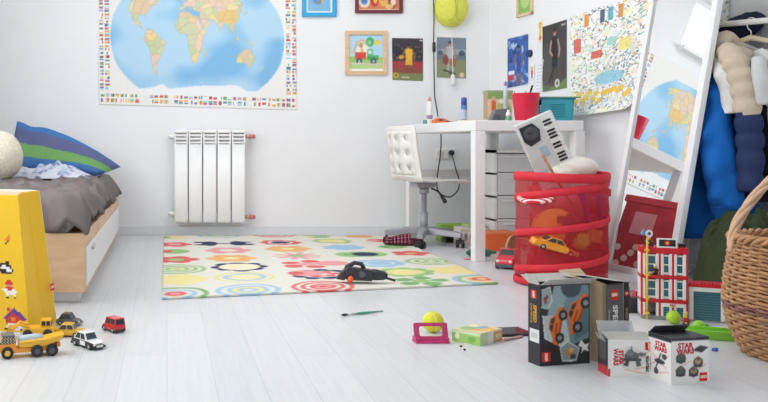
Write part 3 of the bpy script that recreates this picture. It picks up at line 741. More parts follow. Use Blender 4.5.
# crumpled blue and white sheet
def crumple(o_, sx, sy, sz, sd, nu=70, nv=50):
    def g(u, v):
        x, y = (u - .5) * 2, (v - .5) * 2
        rr = max(abs(x), abs(y)) ** 3
        h = sz * (1 - rr) * (.62 + .5 * noise.noise(Vector((x * 2.3 + sd, y * 2.3, 0))) + .45 * abs(noise.noise(Vector((x * 5 + sd, y * 5, 3)))))
        return Vector(o_) + Vector((x * sx * (1 + .1 * noise.noise(Vector((x * 2, y * 2, sd)))), y * sy, max(0, h)))
    return g
R = Ras(110, 80, 'cdd1dc')
for k in range(190):
    x, y = rng.random(2); R.ell(x, y, rng.uniform(.01, .03), rng.uniform(.01, .035), ['6b7ba8', '4a5a86', '9aa6c6', 'b8c0d6'][k % 4], .8, rng.uniform(0, 3))
R.blur(1)
o = grid_print('sheet', R, crumple((-.76, 5.05, .44), .29, .17, .085, 5), CLOTHP)
tag(o, 'crumpled white sheet with blue pattern lying in front of the striped pillow', 'sheet')
FUR = mat('beige_fleece', 'e6dccb', .95, var=.1, scale=60, bump=.8, bscale=90, spec=.1)
b = MB(); b.sphere((0, 0, 0), (.155, .12, .15), seg=36, n=24)
b.v = [tuple(Vector(v) * (1 + .05 * noise.noise(Vector(v) * 9))) for v in b.v]
o = b.build('cushion', FUR); o.location = P(-3, 151, 4.75); o.location.z = .575
tag(o, 'cream fleece cushion standing at the left edge of the bed', 'cushion')
# ================================================================== YELLOW PAPER BAG
R = Ras(120, 140, 'f3c52c')
def pix(x, y, cols, s=.011, sy=.0095):
    s *= 1.35; sy *= 1.3
    for j, row in enumerate(cols):
        for i, ch in enumerate(row):
            c_ = {'k': '2a2a30', 'w': 'f4f2ec', 'r': 'd6402f', 'o': 'e88a2e', 'p': 'e38aa0', 'b': '3d5fb0', 'u': '6a3f98', 'g': '6f9a52', 't': '9ec7e0', 'y': 'e0a824'}.get(ch)
            if c_: R.rect(x + i * s, y - j * sy, x + (i + 1.05) * s, y - (j - 1.05) * sy, c_)
pix(.84, .69, ['..o', '.oo', 'ooo', '.k.', 'k..'], .012, .011)
pix(.76, .50, ['....kk', '.kkkkk', 'kkwwkkk', 'kwwwwwk', 'kkkkwwwk', '.kkkkkk'], .012, .012)
pix(.72, .80, ['.rr..', 'rrrr.', '.kk..', 'wwww', '.k.k'], .012, .012)
pix(.77, .36, ['...rr..', '..rrrr.', '...pp..', '..rrrr.', 'wwwrrww.', '.wwwwwww', '..wwwww.', '..w...w.', '..k...k.'], .0125, .0115)
pix(.77, .165, ['..r..u.....', '..r.uuu....', '...ruuuuu..', '..uurruuuu.', '.uurrrrruuu', 'uurroorrruuu', '.rrroorrrrr.', '.rrrrrrrrr..', '..wwwwwww...', '.wttwttwww..', 'kkwwwwwwkk..'], .0125, .0115)
pix(.55, .62, ['..rr', '.rrr', 'wwww', 'kwwk'], .012); pix(.5, .4, ['.gg.', 'gggg', '.kk.', 'rrrr'], .012); pix(.6, .2, ['.bb.', 'bwwb', 'kkkk'], .012)
bag = thing('paper_bag', 'tall yellow paper shopping bag with pixel figures at the left edge', 'bag', F(30, 333))
BR = Vector((0, 0, 0)); GR = F(57, 321.5) - F(30, 333); gd = Vector((-.93, .3, 0)).normalized()
BLf = gd * .42; GLf = GR + gd * .40
o3 = F(30, 333)
TR = P(18, 195, 2.80) - o3; TG = P(39.5, 190, 2.93) - o3
TL = TR + gd * .42; TGL = TG + gd * .42
BAGM = attr_mat('yellow_kraft_paper', .45, .4, bump=.12, bscale=25)
def wob(fn, sd, amt=.007):
    def g(u, v):
        p = fn(u, v); e = min(1, 6 * min(u, 1 - u, v, 1 - v))
        return p + Vector((1, -.4, 0)) * amt * e * noise.noise(Vector((u * 3 + sd, v * 4, sd)))
    return g
fr = grid_print('front_panel', R, wob(bil(BLf, BR, TR, TL), 1), BAGM, bag, .0015)
Rg = Ras(40, 90, 'f1c02a'); Rg.line([(.55, .1), (.62, .92)], .03, 'd9a522', .35); Rg.blur(1)
mid = lambda t: Vector((-.02, .0, 0)) * t
def gus(u, v):
    f_ = bil(BR, GR, TG, TR)(u, v); return f_ + Vector((-.93, .3, 0)) * (.03 * (1 - abs(2 * u - 1)) * v)
grid_print('side_gusset', Rg, gus, BAGM, bag, .0015)
Rb = Ras(40, 60, 'f1ece0'); grid_print('back_panel', Rb, wob(bil(GR, GLf, TGL, TG), 3), BAGM, bag, .0015)
grid_print('side_gusset', Ras(20, 40, 'f1c02a'), bil(BLf, GLf, TGL, TL), BAGM, bag, .0015)
b = MB(); b.quad(BR + Vector((0, 0, .002)), GR + Vector((0, 0, .002)), GLf + Vector((0, 0, .002)), BLf + Vector((0, 0, .002))); b.build('bottom', mc('e0b42c'), bag)
gx = (GR - BR).normalized(); upv = (TG - GR).normalized(); 
brand_logo(frame(P(51.5, 286.5, 2.945) - o3 + Vector((.004, -.012, 0)), gx, upv), 0, 0, .026, bag)

# ================================================================== TOY CARS
def toy_car(name, label, cat, loc, head, L, W, H, body, low=None, roof=None, cab=(-.36, .22, -.24, .08), belt=.52, front=.42, door=None, light='e8e4d0', taper=.86):
    """cab: cabin bottom rear/front, roof rear/front as fractions of L; belt: belt line as a fraction of H"""
    t = thing(name, label, cat, loc, head)
    bm_ = mc(body, .25, coat=.4); z0 = H * .16
    zb = H * belt; zf = H * front
    st = [(-.5, .80, zb * .82), (-.47, .93, zb * .95), (cab[0], 1, zb), (cab[1], 1, zb), (.36, .97, zf + (zb - zf) * .35), (.46, .88, zf * .93), (.5, .74, zf * .75)]
    rs = []
    for x, w_, zt in st:
        hw = W / 2 * w_
        rs.append([(x * L, -hw * .94, z0), (x * L, -hw, z0 + (zt - z0) * .45), (x * L, -hw * .93, zt), (x * L, hw * .93, zt), (x * L, hw, z0 + (zt - z0) * .45), (x * L, hw * .94, z0)])
    MB().rings(rs, smooth=False).build('body', bm_, t, H * .035)
    xa, xb, xc, xd = [q * L for q in cab]; w1, w2 = W / 2 * .92, W / 2 * taper * .9
    A = [(xa, -w1, zb), (xb, -w1, zb), (xb, w1, zb), (xa, w1, zb)]; T = [(xc, -w2, H), (xd, -w2, H), (xd, w2, H), (xc, w2, H)]
    MB().rings([A, [tuple(Vector(a) * .04 + Vector(c) * .96) for a, c in zip(A, T)], [(x * .97 + .03 * (xc + xd) / 2, y * .9, H * 1.0) for x, y, _ in T]], smooth=False).build('cabin', mc(roof or body, .25, coat=.4), t, H * .03)
    b = MB()
    for i in range(4):
        a, c, d_, e = [Vector(q) for q in (A[i], A[(i + 1) % 4], T[(i + 1) % 4], T[i])]
        n = (c - a).cross(e - a).normalized() * (H * .012)
        f_ = bil(a, c, d_, e)
        spans = [(.08, .92)] if i in (1, 3) else [(.09, .49), (.55, .92)]
        for u0, u1 in spans: b.quad(f_(u0, .15) + n, f_(u1, .15) + n, f_(u1, .86) + n, f_(u0, .86) + n)
    b.build('window_glass', GLASSD, t, fix=False)
    if door:
        for sy in (-1, 1):
            hw = W / 2 * 1.005; y = sy * hw
            b = MB(); b.box((cab[0] * L * .15, min(y, y + sy * .0008), z0 + .15 * (zb - z0)), (cab[1] * L * .8, max(y, y + sy * .0008), zb * .97)); b.build('door', mc(door, .3), t)
    if low:
        b = MB(); b.box((-.51 * L, -W * .46, z0 * .7), (.51 * L, W * .46, z0 + (zf - z0) * .35)); b.build('bumper', mc(low, .5), t, H * .02)
    b = MB()
    for sy in (-1, 1): b.sphere((.475 * L, sy * W * .33, zf * .78), (H * .06, H * .1, H * .085), seg=10, n=6)
    b.build('headlights', mc(light, .2), t)
    r = H * .2
    for sx in (-.3, .31):
        for sy in (-1, 1):
            b = MB(); c = (sx * L, sy * W * .44, r)
            b.tube([(c[0], c[1] - sy * W * .07, r), (c[0], c[1] + sy * W * .05, r), (c[0], c[1] + sy * W * .065, r)], [r, r, r * .85], 18)
            wh = b.build('wheel', RUBBER, t)
            b = MB(); b.tube([(c[0], c[1] + sy * W * .05, r), (c[0], c[1] + sy * W * .075, r)], [r * .55, r * .5], 12); b.build('hub', mc('b9bcc0', .3, metal=.6), wh)
    return t
pc_ = toy_car('toy_police_car', 'black and white toy police car on the floor', 'toy car', F(88, 346.5), math.radians(-48), .122, .052, .048, '2c2e32', '26282c', 'eeeeee', (-.38, .2, -.22, .06), .5, .44, 'eeeeee')
b = MB(); b.rings([[(x * .122, -y * .052, z * .048), (x * .122, y * .052, z * .048), (x * .122, y * .052, z * .048 + .001), (x * .122, -y * .052, z * .048 + .001)] for x, y, z in ((.21, .43, .5), (.36, .42, .475), (.46, .33, .41))], smooth=False)
b.build('hood', mc('eeeeee', .25, coat=.4), pc_)
bx('licence_plate', (.0605, -.012, .009), (.0625, .012, .015), mc('e0e0dc'), pc_, 0)
toy_car('toy_van', 'red toy van on the floor, farthest right of the toy vehicles', 'toy car', F(113.5, 331), math.radians(128), .085, .045, .05, 'd42a35', '2a2a2e', 'd8303a', (-.49, .3, -.45, .2), .52, .46, light='f0c8a0', taper=.92)
toy_car('toy_car', 'dark grey toy car behind the yellow taxi, beside the paper bag', 'toy car', F(69.5, 324.5), math.radians(-15), .088, .045, .042, '5d5a5c', '8a8684', '3c3d42', (-.4, .2, -.25, .05), .52, .44)
tx = toy_car('toy_taxi', 'yellow toy saloon car between the grey car and the police car', 'toy car', F(66, 335.5), math.radians(172), .125, .052, .042, 'e3b02e', 'b98f2a', 'e3b02e', (-.3, .2, -.2, .08), .55, .5)

# orange dump truck with a black lattice cab guard
ORM = mc('f0982a', .35, coat=.2); YEL = mc('efb42c', .35, coat=.2)
tk = thing('toy_dump_truck', 'big orange toy truck with black lattice cab, nearest of the toys at the left edge', 'toy truck', F(28, 355.5), math.radians(196)); tk.scale = (.82, .84, .84)
b = MB(); b.prism([(-.10, .018), (.10, .018), (.10, .034), (-.105, .034)], -.026, .026); b.build('chassis', ORM, tk, .002)
b = MB(); b.prism([(.044, .022), (.108, .022), (.112, .04), (.108, .052), (.046, .052)], -.032, .032); cabo = b.build('cab', ORM, tk, .003)
b = MB(); b.prism([(.046, .052), (.106, .052), (.094, .076), (.052, .08)], -.029, .029); gcab = b.build('cab_guard', mc('3a3d42', .5), tk, .002)
b = MB()
for k in range(5):
    z = .055 + k * .0048
    for j in range(5): b.cbox((.052 + j * .011 + (k % 2) * .004, -.0295, z), (.005, .002, .0032)); b.cbox((.052 + j * .011 + (k % 2) * .004, .0295, z), (.005, .002, .0032))
    for j in range(5): b.cbox((.1055 - k * .0026, -.022 + j * .011, z), (.003, .006, .0032))
b.build('lattice', mc('d7c6a0'), gcab)
bx('cab_roof', (.05, -.03, .077), (.097, .03, .083), mc('6a6e74', .4), tk, .002)
b = MB(); b.rings([[(x, -w_, z), (x, w_, z), (x + dx, w_ * 1.1, z2), (x + dx, -w_ * 1.1, z2)] for x, w_, z, z2, dx in ((-.12, .028, .056, .076, -.012), (-.06, .03, .036, .064, 0), (.036, .03, .036, .058, 0))], smooth=False)
b.build('dump_bed', YEL, tk, .003)
b = MB(); b.tube([(-.055, 0, .066), (-.03, 0, .064), (.02, 0, .060), (.035, 0, .058)], [.008, .014, .015, .008], 18); b.build('drum', mc('b7cfdc', .4), tk)
bx('rear_bumper', (-.118, -.024, .03), (-.103, .024, .044), mc('e08a24'), tk, .002)
for sx in (-.085, -.03, .078):
    for sy in (-1, 1):
        b = MB(); b.tube([(sx, sy * .024, .022), (sx, sy * .036, .022), (sx, sy * .0375, .022)], [.022, .022, .017], 20); wh = b.build('wheel', RUBBER, tk)
        b = MB(); b.tube([(sx, sy * .036, .021), (sx, sy * .039, .021)], [.011, .010], 12); b.build('hub', mc('e8c247' if sx > 0 else '55575a'), wh)
# yellow loader behind
ld = thing('toy_loader', 'small yellow toy loader between the paper bag and the orange truck', 'toy truck', F(37, 338), math.radians(185)); ld.scale = (1.15, 1.15, 1.15)
bx('body', (-.05, -.022, .014), (.04, .022, .034), YEL, ld, .003)
bx('cab', (-.042, -.017, .034), (-.01, .017, .056), YEL, ld, .003)
b = MB(); b.box((-.038, -.0182, .039), (-.028, .0182, .051)).box((-.025, -.0182, .039), (-.014, .0182, .051)).box((-.0428, -.012, .039), (-.04, .012, .051)); b.build('window_glass', GLASSD, ld)
b = MB(); b.tube([(.02, -.018, .034), (.05, -.018, .044), (.07, -.018, .028)], .004, 8).tube([(.02, .018, .034), (.05, .018, .044), (.07, .018, .028)], .004, 8); b.build('lift_arm', YEL, ld)
b = MB(); b.prism([(.062, .03), (.086, .006), (.09, .01), (.08, .036)], -.024, .024); b.build('bucket', mc('d8a22a'), ld)
for sx in (-.032, .025):
    for sy in (-1, 1):
        b = MB(); b.tube([(sx, sy * .017, .015), (sx, sy * .027, .015)], [.015, .014], 18); b.build('wheel', RUBBER, ld)

# ================================================================== DESK
DZ = .775
dk = thing('desk', 'white desk with square legs along the right wall', 'desk', (1.687, 4.49, 0), math.radians(3.1))
DW, DL = .613, 1.10
bx('desktop', (0, 0, DZ - .058), (DW, DL, DZ), WHITE, dk, .004)
for x in (0, DW - .05):
    for y in (0, DL - .06): bx('leg', (x, y, 0), (x + .058, y + .058, DZ - .058), WHITE, dk, .003)
bx('rail', (.058, DL - .05, .42), (DW - .05, DL - .012, .475), WHITE, dk)

def D(px, Y): return Vector(((px - PX) / FOC * Y, Y, DZ))
# things on the desk
t = thing('glue_bottle', 'tall white bottle with pink cap on the far left end of the desk', 'bottle', D(429.5, 5.38))
b = MB(); b.lathe([(.018, 0), (.019, .005), (.019, .14), (.013, .152)], 18); b.build('bottle_body', WHITE2, t)
b = MB(); b.lathe([(.012, .152), (.012, .17), (.007, .182)], 14); b.build('cap', mc('dca0a0'), t)
b = MB(); b.lathe([(.0193, .035), (.0193, .06)], 18, cap=False); b.build('label_patch', mc('a487a8'), t)
b = MB(); b.lathe([(.013, 0), (.014, .004), (.014, .022), (.012, .026)], 16); o = b.build('bottle_cap', mc('5a9a8c')); o.location = D(425, 5.30); tag(o, 'small teal screw cap at the left edge of the desk', 'cap')
t = thing('orange_toy', 'low orange and dark grey plastic toy lying on the far end of the desk', 'toy', D(442.5, 5.2), math.radians(8))
b = MB(); b.prism([(-.062, 0), (.06, 0), (.064, .012), (.03, .02), (.0, .034), (-.04, .036), (-.064, .02)], -.02, .02); b.build('body', mc('e8772e'), t, .004)
b = MB(); b.prism([(-.035, .018), (-.005, .018), (-.012, .03), (-.03, .031)], -.0215, .0215).prism([(.012, .006), (.04, .004), (.036, .016), (.016, .02)], -.0215, .0215); b.build('grey_panel', mc('55565c'), t, .001)
t = thing('glue_stick', 'upright blue glue stick tube on the desk against the back wall', 'tube', D(464, 5.22))
b = MB(); b.lathe([(.0175, 0), (.019, .003), (.019, .115), (.016, .12)], 18); b.build('tube_body', mc('5b7fc4'), t)
b = MB(); b.lathe([(.0175, .118), (.0175, .16), (.015, .168)], 18); b.build('cap', mc('3f62ae'), t)
b = MB(); b.lathe([(.0193, .03), (.0193, .09)], 18, cap=False); b.build('label_patch', mc('b8c8dd'), t)
R = Ras(40, 30, 'efdcb0'); R.rect(0, 0, 1, .3, 'e7b56a'); R.ell(.4, .6, .2, .2, 'd98a5a'); R.ell(.8, .7, .2, .2, '8fb7c8'); R.blur(1)
t = thing('notebook', 'orange and cream notebook lying flat on the desk', 'notebook', D(473, 5.0), math.radians(-15))
bx('pages', (-.085, -.07, 0), (.085, .07, .017), mc('efe8d6', .8), t, 0)
grid_print('cover', R, bil((-.087, -.072, .018), (.087, -.072, .018), (.087, .072, .018), (-.087, .072, .018)), PRINT, t, .0006)
t = thing('picture_box', 'small picture box with orange and green print on the desk behind the grey holder', 'box', D(487.5, 5.02), math.radians(2))
bx('carton', (0, 0, 0), (.155, .06, .185), mc('b9a184', .7), t, .001)
R = Ras(50, 60, 'e9c7a6'); R.rect(0, .78, 1, 1, '8fae66'); R.ell(.25, .55, .1, .25, 'd8683a'); R.ell(.25, .8, .08, .07, 'e2b090'); R.ell(.65, .5, .28, .25, 'b9c27a'); R.ell(.75, .35, .2, .2, '6f9a5a'); R.ell(.55, .72, .12, .08, 'f2e2c8'); R.rect(0, 0, 1, .12, 'a5b86e'); R.blur(1)
grid_print('picture', R, bil((0, -.001, 0), (.155, -.001, 0), (.155, -.001, .185), (0, -.001, .185)), PRINT, t)
bx('lid', (-.003, -.004, .185), (.158, .064, .2), mc('9db087', .7), t, .001)
t = thing('pen_holder', 'dark grey wedge shaped holder on the desk by the red pot', 'holder', D(490, 4.72))
b = MB(); b.prism([(0, 0), (.085, 0), (.105, .075), (.035, .07)], -.0, .05); b.build('wedge', mc('6d7075', .5), t, .003)
bx('tape_reel', (.02, -.002, .012), (.06, .0, .04), mc('565a60'), t, .001)
b = MB(); b.lathe([(.014, 0), (.015, .004), (.015, .03), (.0148, .03)], 16); t = thing('correction_bottle', 'small white bottle with green base on the desk left of the red pot', 'bottle', D(508.5, 4.68)); b.build('base', mc('5fae84'), t)
b = MB(); b.lathe([(.0148, .03), (.0145, .045), (.008, .055), (.007, .066)], 16); b.build('bottle_top', WHITE2, t)
t = thing('pencil_tube', 'slim clear upright tube with violet tip on the desk left of the red pot', 'tube', D(505.5, 4.86))
b = MB(); b.lathe([(.012, 0), (.012, .2), (.010, .215)], 14); b.build('tube_body', mc('cfcfdc', .2), t)
b = MB(); b.lathe([(.010, .215), (.009, .235), (.002, .245)], 14); b.build('tip', mc('9a8fb8'), t)
t = thing('pencil_pot', 'big red tapered pencil pot on the desk', 'pot', D(525.7, 4.65))
b = MB(); b.lathe([(.052, 0), (.056, .004), (.074, .155), (.075, .158), (.072, .158), (.054, .008), (.001, .007)], 36); b.build('pot_body', mc('d81f40', .35), t)
t = thing('pen', 'dark pen sticking out of the red pencil pot', 'pen', D(525.7, 4.65) + Vector((-.02, 0, .012)), rot=(0, math.radians(17), 0))
b = MB(); b.cyl((0, 0, 0), (0, 0, .17), .005, seg=10); b.build('barrel', mc('4a4d52'), t); b = MB(); b.cyl((0, 0, .17), (0, 0, .2), .0056, seg=10); b.build('cap', BLACK, t)
for k, (dx, ty, c_) in enumerate(((.0, 8, '8fae5a'), (-.03, -5, 'b8a0b8'))):
    t = thing('pencil', ['green pencil standing in the red pencil pot', 'pale violet pencil standing in the red pencil pot'][k], 'pencil', D(522.7, 4.66) + Vector((dx, .01, .012)), rot=(0, math.radians(ty), 0))
    b = MB(); b.cyl((0, 0, 0), (0, 0, .155), .004, seg=6); b.build('shaft', mc(c_), t); b = MB(); b.cyl((0, 0, .155), (0, 0, .17), .004, .0008, 6); b.build('tip', mc('e2c49a'), t)
# teal basket with perforated walls
tb = thing('storage_basket', 'teal perforated plastic basket on the desk right of the red pot', 'basket', D(538.5, 4.72))
TEAL = mc('3da9bd', .4)
bw, bd_, bh = .205, .15, .13
def perf(b, o_, ux, uz, W_, H_, x0, x1, z0, z1, nx, nz, th):
    """flat wall with a grid of square holes"""
    o_ = Vector(o_); ux = Vector(ux); uz = Vector(uz); n = ux.cross(uz).normalized() * th
    xs = [0] + [x0 + (x1 - x0) * i / (2 * nx - 1) for i in range(2 * nx)] + [W_]
    zs = [0] + [z0 + (z1 - z0) * i / (2 * nz - 1) for i in range(2 * nz)] + [H_]
    for i in range(len(xs) - 1):
        for j in range(len(zs) - 1):
            if i % 2 == 1 and j % 2 == 1: continue
            a = [o_ + ux * x + uz * z for x, z in ((xs[i], zs[j]), (xs[i + 1], zs[j]), (xs[i + 1], zs[j + 1]), (xs[i], zs[j + 1]))]
            b.add(a + [q + n for q in a], [(0, 1, 2, 3), (7, 6, 5, 4), (0, 4, 5, 1), (1, 5, 6, 2), (2, 6, 7, 3), (3, 7, 4, 0)])
b = MB(); tp = .012
perf(b, (tp, 0, 0), (1, 0, 0), (0, -.08, 1), bw - 2 * tp, bh, .05, bw - .07, .025, .1, 8, 6, .003)
b.build('front_wall', TEAL, tb, fix=False)
b = MB(); perf(b, (tp, bd_, 0), (0, -1, 0), (-.08, 0, 1), bd_, bh, .03, bd_ - .03, .03, .1, 6, 5, .003); perf(b, (bw - tp, 0, 0), (0, 1, 0), (.08, 0, 1), bd_, bh, .03, bd_ - .03, .03, .1, 6, 5, .003); perf(b, (bw - tp, bd_, 0), (-1, 0, 0), (0, .08, 1), bw - 2 * tp, bh, .05, bw - .07, .03, .1, 8, 5, .003)
b.build('side_walls', TEAL, tb, fix=False)
bx('bottom', (tp, 0, 0), (bw - tp, bd_, .004), TEAL, tb, 0)
b = MB(); b.tube([(0, -.012, bh), (bw, -.012, bh), (bw, bd_ + .012, bh), (0, bd_ + .012, bh)], .005, 8, closed=True); b.build('rim', mc('2f8fa3', .4), tb)
o = bx('board', (-.022, -.02, 0), (.235, .17, .007), mc('74a48c', .5), None, .002); o.location = D(538.5, 4.72) + Vector((0, 0, bh + .006)); tag(o, 'flat green board lying on top of the teal basket', 'board')
bx('craft_paper', (0, 0, 0), (.03, .13, .1), mc('667c80', .8), None, .002).location = D(538.5, 4.72) + Vector((.155, .012, .005))
tag(bpy.data.objects['craft_paper'], 'greyish folded paper standing inside the teal basket', 'paper')

# ================================================================== WALL SOCKET AND PLUG
sk = thing('wall_socket', 'double white wall socket under the desk on the back wall', 'socket', P(445, 154, WB))
bx('plate', (-.062, -.012, -.035), (.062, 0, .035), WHITE2, sk, .004)
for x in (-.031, .031):
    b = MB(); b.tube([(x, -.013, 0), (x, -.015, 0)], [.022, .02], 20); b.build('outlet', mc('d5d5d2'), sk)
# its cable climbs over the desk edge
cb = thing('plug_cable', 'black cable with plug looping from the wall socket up to the desk', 'cable', (0, 0, 0))
pts = [P(x, y, Y) for x, y, Y in ((450.5, 153, WB - .045), (453, 158, WB - .1), (455.5, 168, WB - .3), (459, 180, 5.5), (458, 190, 5.5), (450, 197, 5.5), (441, 194, 5.5), (437, 187, 5.5), (437.5, 175, 5.5), (440, 158, 5.5), (441, 145, 5.5), (441, 134, 5.5))]
def smooth(pts, n=6):
    out = []
    pts = [Vector(p) for p in pts]
    for i in range(len(pts) - 1):
        p0, p1, p2, p3 = pts[max(i - 1, 0)], pts[i], pts[i + 1], pts[min(i + 2, len(pts) - 1)]
        for k in range(n):
            t = k / n
            out.append(.5 * ((2 * p1) + (p2 - p0) * t + (2 * p0 - 5 * p1 + 4 * p2 - p3) * t * t + (3 * p1 - p0 - 3 * p2 + p3) * t ** 3))
    return out + [pts[-1]]
MB().tube(smooth(pts), .0042, 8).build('cable', BLACK, cb)
b = MB(); s_ = P(450, 152.5, WB); b.tube([s_ + Vector((0, -.016, 0)), s_ + Vector((0, -.04, 0)), s_ + Vector((0, -.05, 0))], [.017, .019, .01], 16); b.build('plug', BLACK, cb)

# ================================================================== DESK CHAIR
ch = thing('desk_chair', 'white swivel chair with perforated backrest tucked under the desk', 'chair', P(424, 0, 5.26).xy.to_3d(), math.radians(11))
SH = .40
prof = [(-.205, .36), (-.2, .30), (-.19, .22), (-.178, .14), (-.168, .08), (-.15, .035), (-.115, .008), (-.06, 0), (.03, .002), (.12, .004), (.19, .0), (.225, -.012)]
pl = [0]
for a, c in zip(prof[:-1], prof[1:]): pl.append(pl[-1] + math.dist(a, c))
def prof_at(s):
    s = min(max(s, 0), pl[-1])
    for i in range(len(pl) - 1):
        if s <= pl[i + 1]:
            t = (s - pl[i]) / (pl[i + 1] - pl[i]); return tuple(prof[i][k] * (1 - t) + prof[i + 1][k] * t for k in (0, 1))
    return prof[-1]
def shell(u, s):
    x, z = prof_at(s); e = 1.0
    if s < .06: e = 1 - .12 * (1 - s / .06) ** 2
    if s > pl[-1] - .06: e = 1 - .15 * (1 - (pl[-1] - s) / .06) ** 2
    bow = .035 * (u / .2) ** 2 * (1 if s < .3 else max(0, 1 - (s - .3) / .08))
    return Vector((x + bow, u * e, SH + z + (.012 * (u / .2) ** 2 if s > .38 else 0)))
b = MB(); NS = 24
cols_u = [-.2 + .4 * i / 12 for i in range(13)]
s_rows = [0, .03, .06]
def cellgrid(u0, u1, s0, s1, hole):
    K = 4
    if not hole:
        n = 5
        vs = [shell(u0 + (u1 - u0) * i / n, s0 + (s1 - s0) * j / n) for j in range(n + 1) for i in range(n + 1)]
        b.add(vs, [(j * (n + 1) + i, j * (n + 1) + i + 1, (j + 1) * (n + 1) + i + 1, (j + 1) * (n + 1) + i) for j in range(n) for i in range(n)], 0, True)
    else:
        uc, sc_ = (u0 + u1) / 2, (s0 + s1) / 2; o_, i_ = [], []
        for k in range(20):
            a = 2 * PI * k / 20; c, s = math.cos(a), math.sin(a); q = 1 / max(abs(c), abs(s))
            o_.append(shell(uc + (u1 - u0) / 2 * c * q, sc_ + (s1 - s0) / 2 * s * q)); i_.append(shell(uc + .017 * c, sc_ + .017 * s))
        # corners are hit at k=2.5 multiples of 20/8, so add them by a finer outer loop
        b.add(o_ + i_, [(k, (k + 1) % 20, 20 + (k + 1) % 20, 20 + k) for k in range(20)], 0, True)
        cs = [shell(u, s) for u, s in ((u1, s1), (u0, s1), (u0, s0), (u1, s0))]
        for q, (ka, kb) in enumerate(((2, 3), (7, 8), (12, 13), (17, 18))): b.add([o_[ka], cs[q], o_[kb]], [(0, 1, 2)], 0, True)
us = [-.2, -.165, -.055, .055, .165, .2]; ss = [0, .03, .125, .22, .315, .37, .46, .56, pl[-1]]
for i in range(5):
    for j in range(8): cellgrid(us[i], us[i + 1], ss[j], ss[j + 1], i in (1, 2, 3) and j in (1, 2, 3))
o = b.build('seat_shell', mat('cream_white_shell', 'efece6', .4, var=.01), ch); md = o.modifiers.new('thickness', 'SOLIDIFY'); md.thickness = .012
GRY = mat('grey_chair_base', 'a2a3a9', .4, metal=.2, var=.02)
b = MB(); b.tube([(0, 0, .08), (0, 0, .21), (0, 0, .212), (0, 0, .33)], [.024, .024, .017, .017], 18); b.build('column', GRY, ch)
b = MB(); b.cyl((0, 0, .33), (0, 0, .37), .03, seg=18).box((-.07, -.05, .37), (.07, .05, .396)); b.build('seat_mount', GRY, ch)
b = MB(); b.tube([(.02, -.06, .365), (.03, -.12, .35), (.04, -.165, .31)], [.006, .006, .006], 8); lv = b.build('lever', BLACK, ch)
b = MB(); b.tube([(.037, -.15, .325), (.044, -.185, .285)], [.011, .013], 10); b.build('lever_knob', BLACK, lv)
b = MB(); b.cyl((0, 0, .07), (0, 0, .115), .045, seg=20); b.build('hub', GRY, ch)
for k in range(5):
    a = 2 * PI * k / 5 + .35; c, s = math.cos(a), math.sin(a)
    b = MB(); b.T = Matrix.Rotation(a, 4, 'Z')
    b.rings([[(x, -w_, z - h_), (x, w_, z - h_), (x, w_ * .8, z + h_), (x, -w_ * .8, z + h_)] for x, w_, z, h_ in ((.03, .03, .092, .022), (.14, .026, .086, .018), (.245, .021, .078, .016))], smooth=False)
    b.build('base_arm', GRY, ch, .004)
    b = MB(); b.T = Matrix.Translation((.235 * c, .235 * s, 0)) @ Matrix.Rotation(a + 1.0 + k, 4, 'Z')
    for y in (-.016, .016): b.tube([(0, y - .009, .025), (0, y + .009, .025)], [.025, .025], 16)
    b.cyl((0, 0, .03), (0, 0, .066), .008, seg=8).box((-.02, -.007, .025), (.02, .007, .05))
    b.build('caster', BLACK, ch)

# ================================================================== UNDER THE DESK
o = bx('storage_box', (1.81, 5.42, 0), (2.10, 5.53, .115), mc('9bc84a', .5), None, .006); tag(o, 'lime green flat box under the desk near the back wall', 'box')
t = thing('illustrated_box', 'white box with small drawings under the desk in front of the lime green box', 'box', (1.862, 5.2, 0))
bx('carton', (0, 0, 0), (.17, .13, .115), mc('e6e2da', .7), t, .002)
R = Ras(50, 24, 'e6e2da'); 
for x in (.2, .4, .7): R.ell(x, .5, .06, .22, 'a9a59e'); R.ell(x, .55, .03, .1, '5f6064')
R.rect(0, .8, 1, .86, 'c9c2b4'); R.blur(1)
grid_print('picture', R, bil((0, -.0012, 0), (.17, -.0012, 0), (.17, -.0012, .115), (0, -.0012, .115)), PRINT, t)
o = bx('green_folder', (0, 0, 0), (.11, .12, .02), mc('b3c98a', .6), None, .002); o.location = (1.91, 5.2, .1155); tag(o, 'pale green folder lying on the white illustrated box under the desk', 'folder')
t = thing('orange_box', 'orange box on the floor under the desk, in front of the drawer tower', 'box', (1.925, 4.94, 0))
bx('box_body', (0, 0, 0), (.19, .17, .10), mc('ea6a34', .5), t, .004); bx('lid', (-.004, -.004, .095), (.194, .174, .112), mc('ef7a44', .5), t, .004)
dt = thing('drawer_tower', 'white plastic drawer tower with translucent drawers under the desk', 'drawers', (2.05, 5.14, 0))
TW, TD, TH = .24, .30, .61
b = MB(); b.box((0, 0, .02), (.018, TD, TH)).box((TW - .018, 0, .02), (TW, TD, TH)).box((0, TD - .01, .02), (TW, TD, TH)).box((0, 0, TH - .02), (TW, TD, TH))
zs = [.03, .175, .32, .465]
for z in zs: b.box((0, 0, z - .012), (TW, TD, z))
for x in (.0, TW - .03):
    for y in (0, TD - .03): b.box((x, y, 0), (x + .03, y + .03, .02))
b.build('body', WHITE, dt)
CLR = mat('translucent_plastic', 'f0f2f3', .35, var=.01, trans=.25)
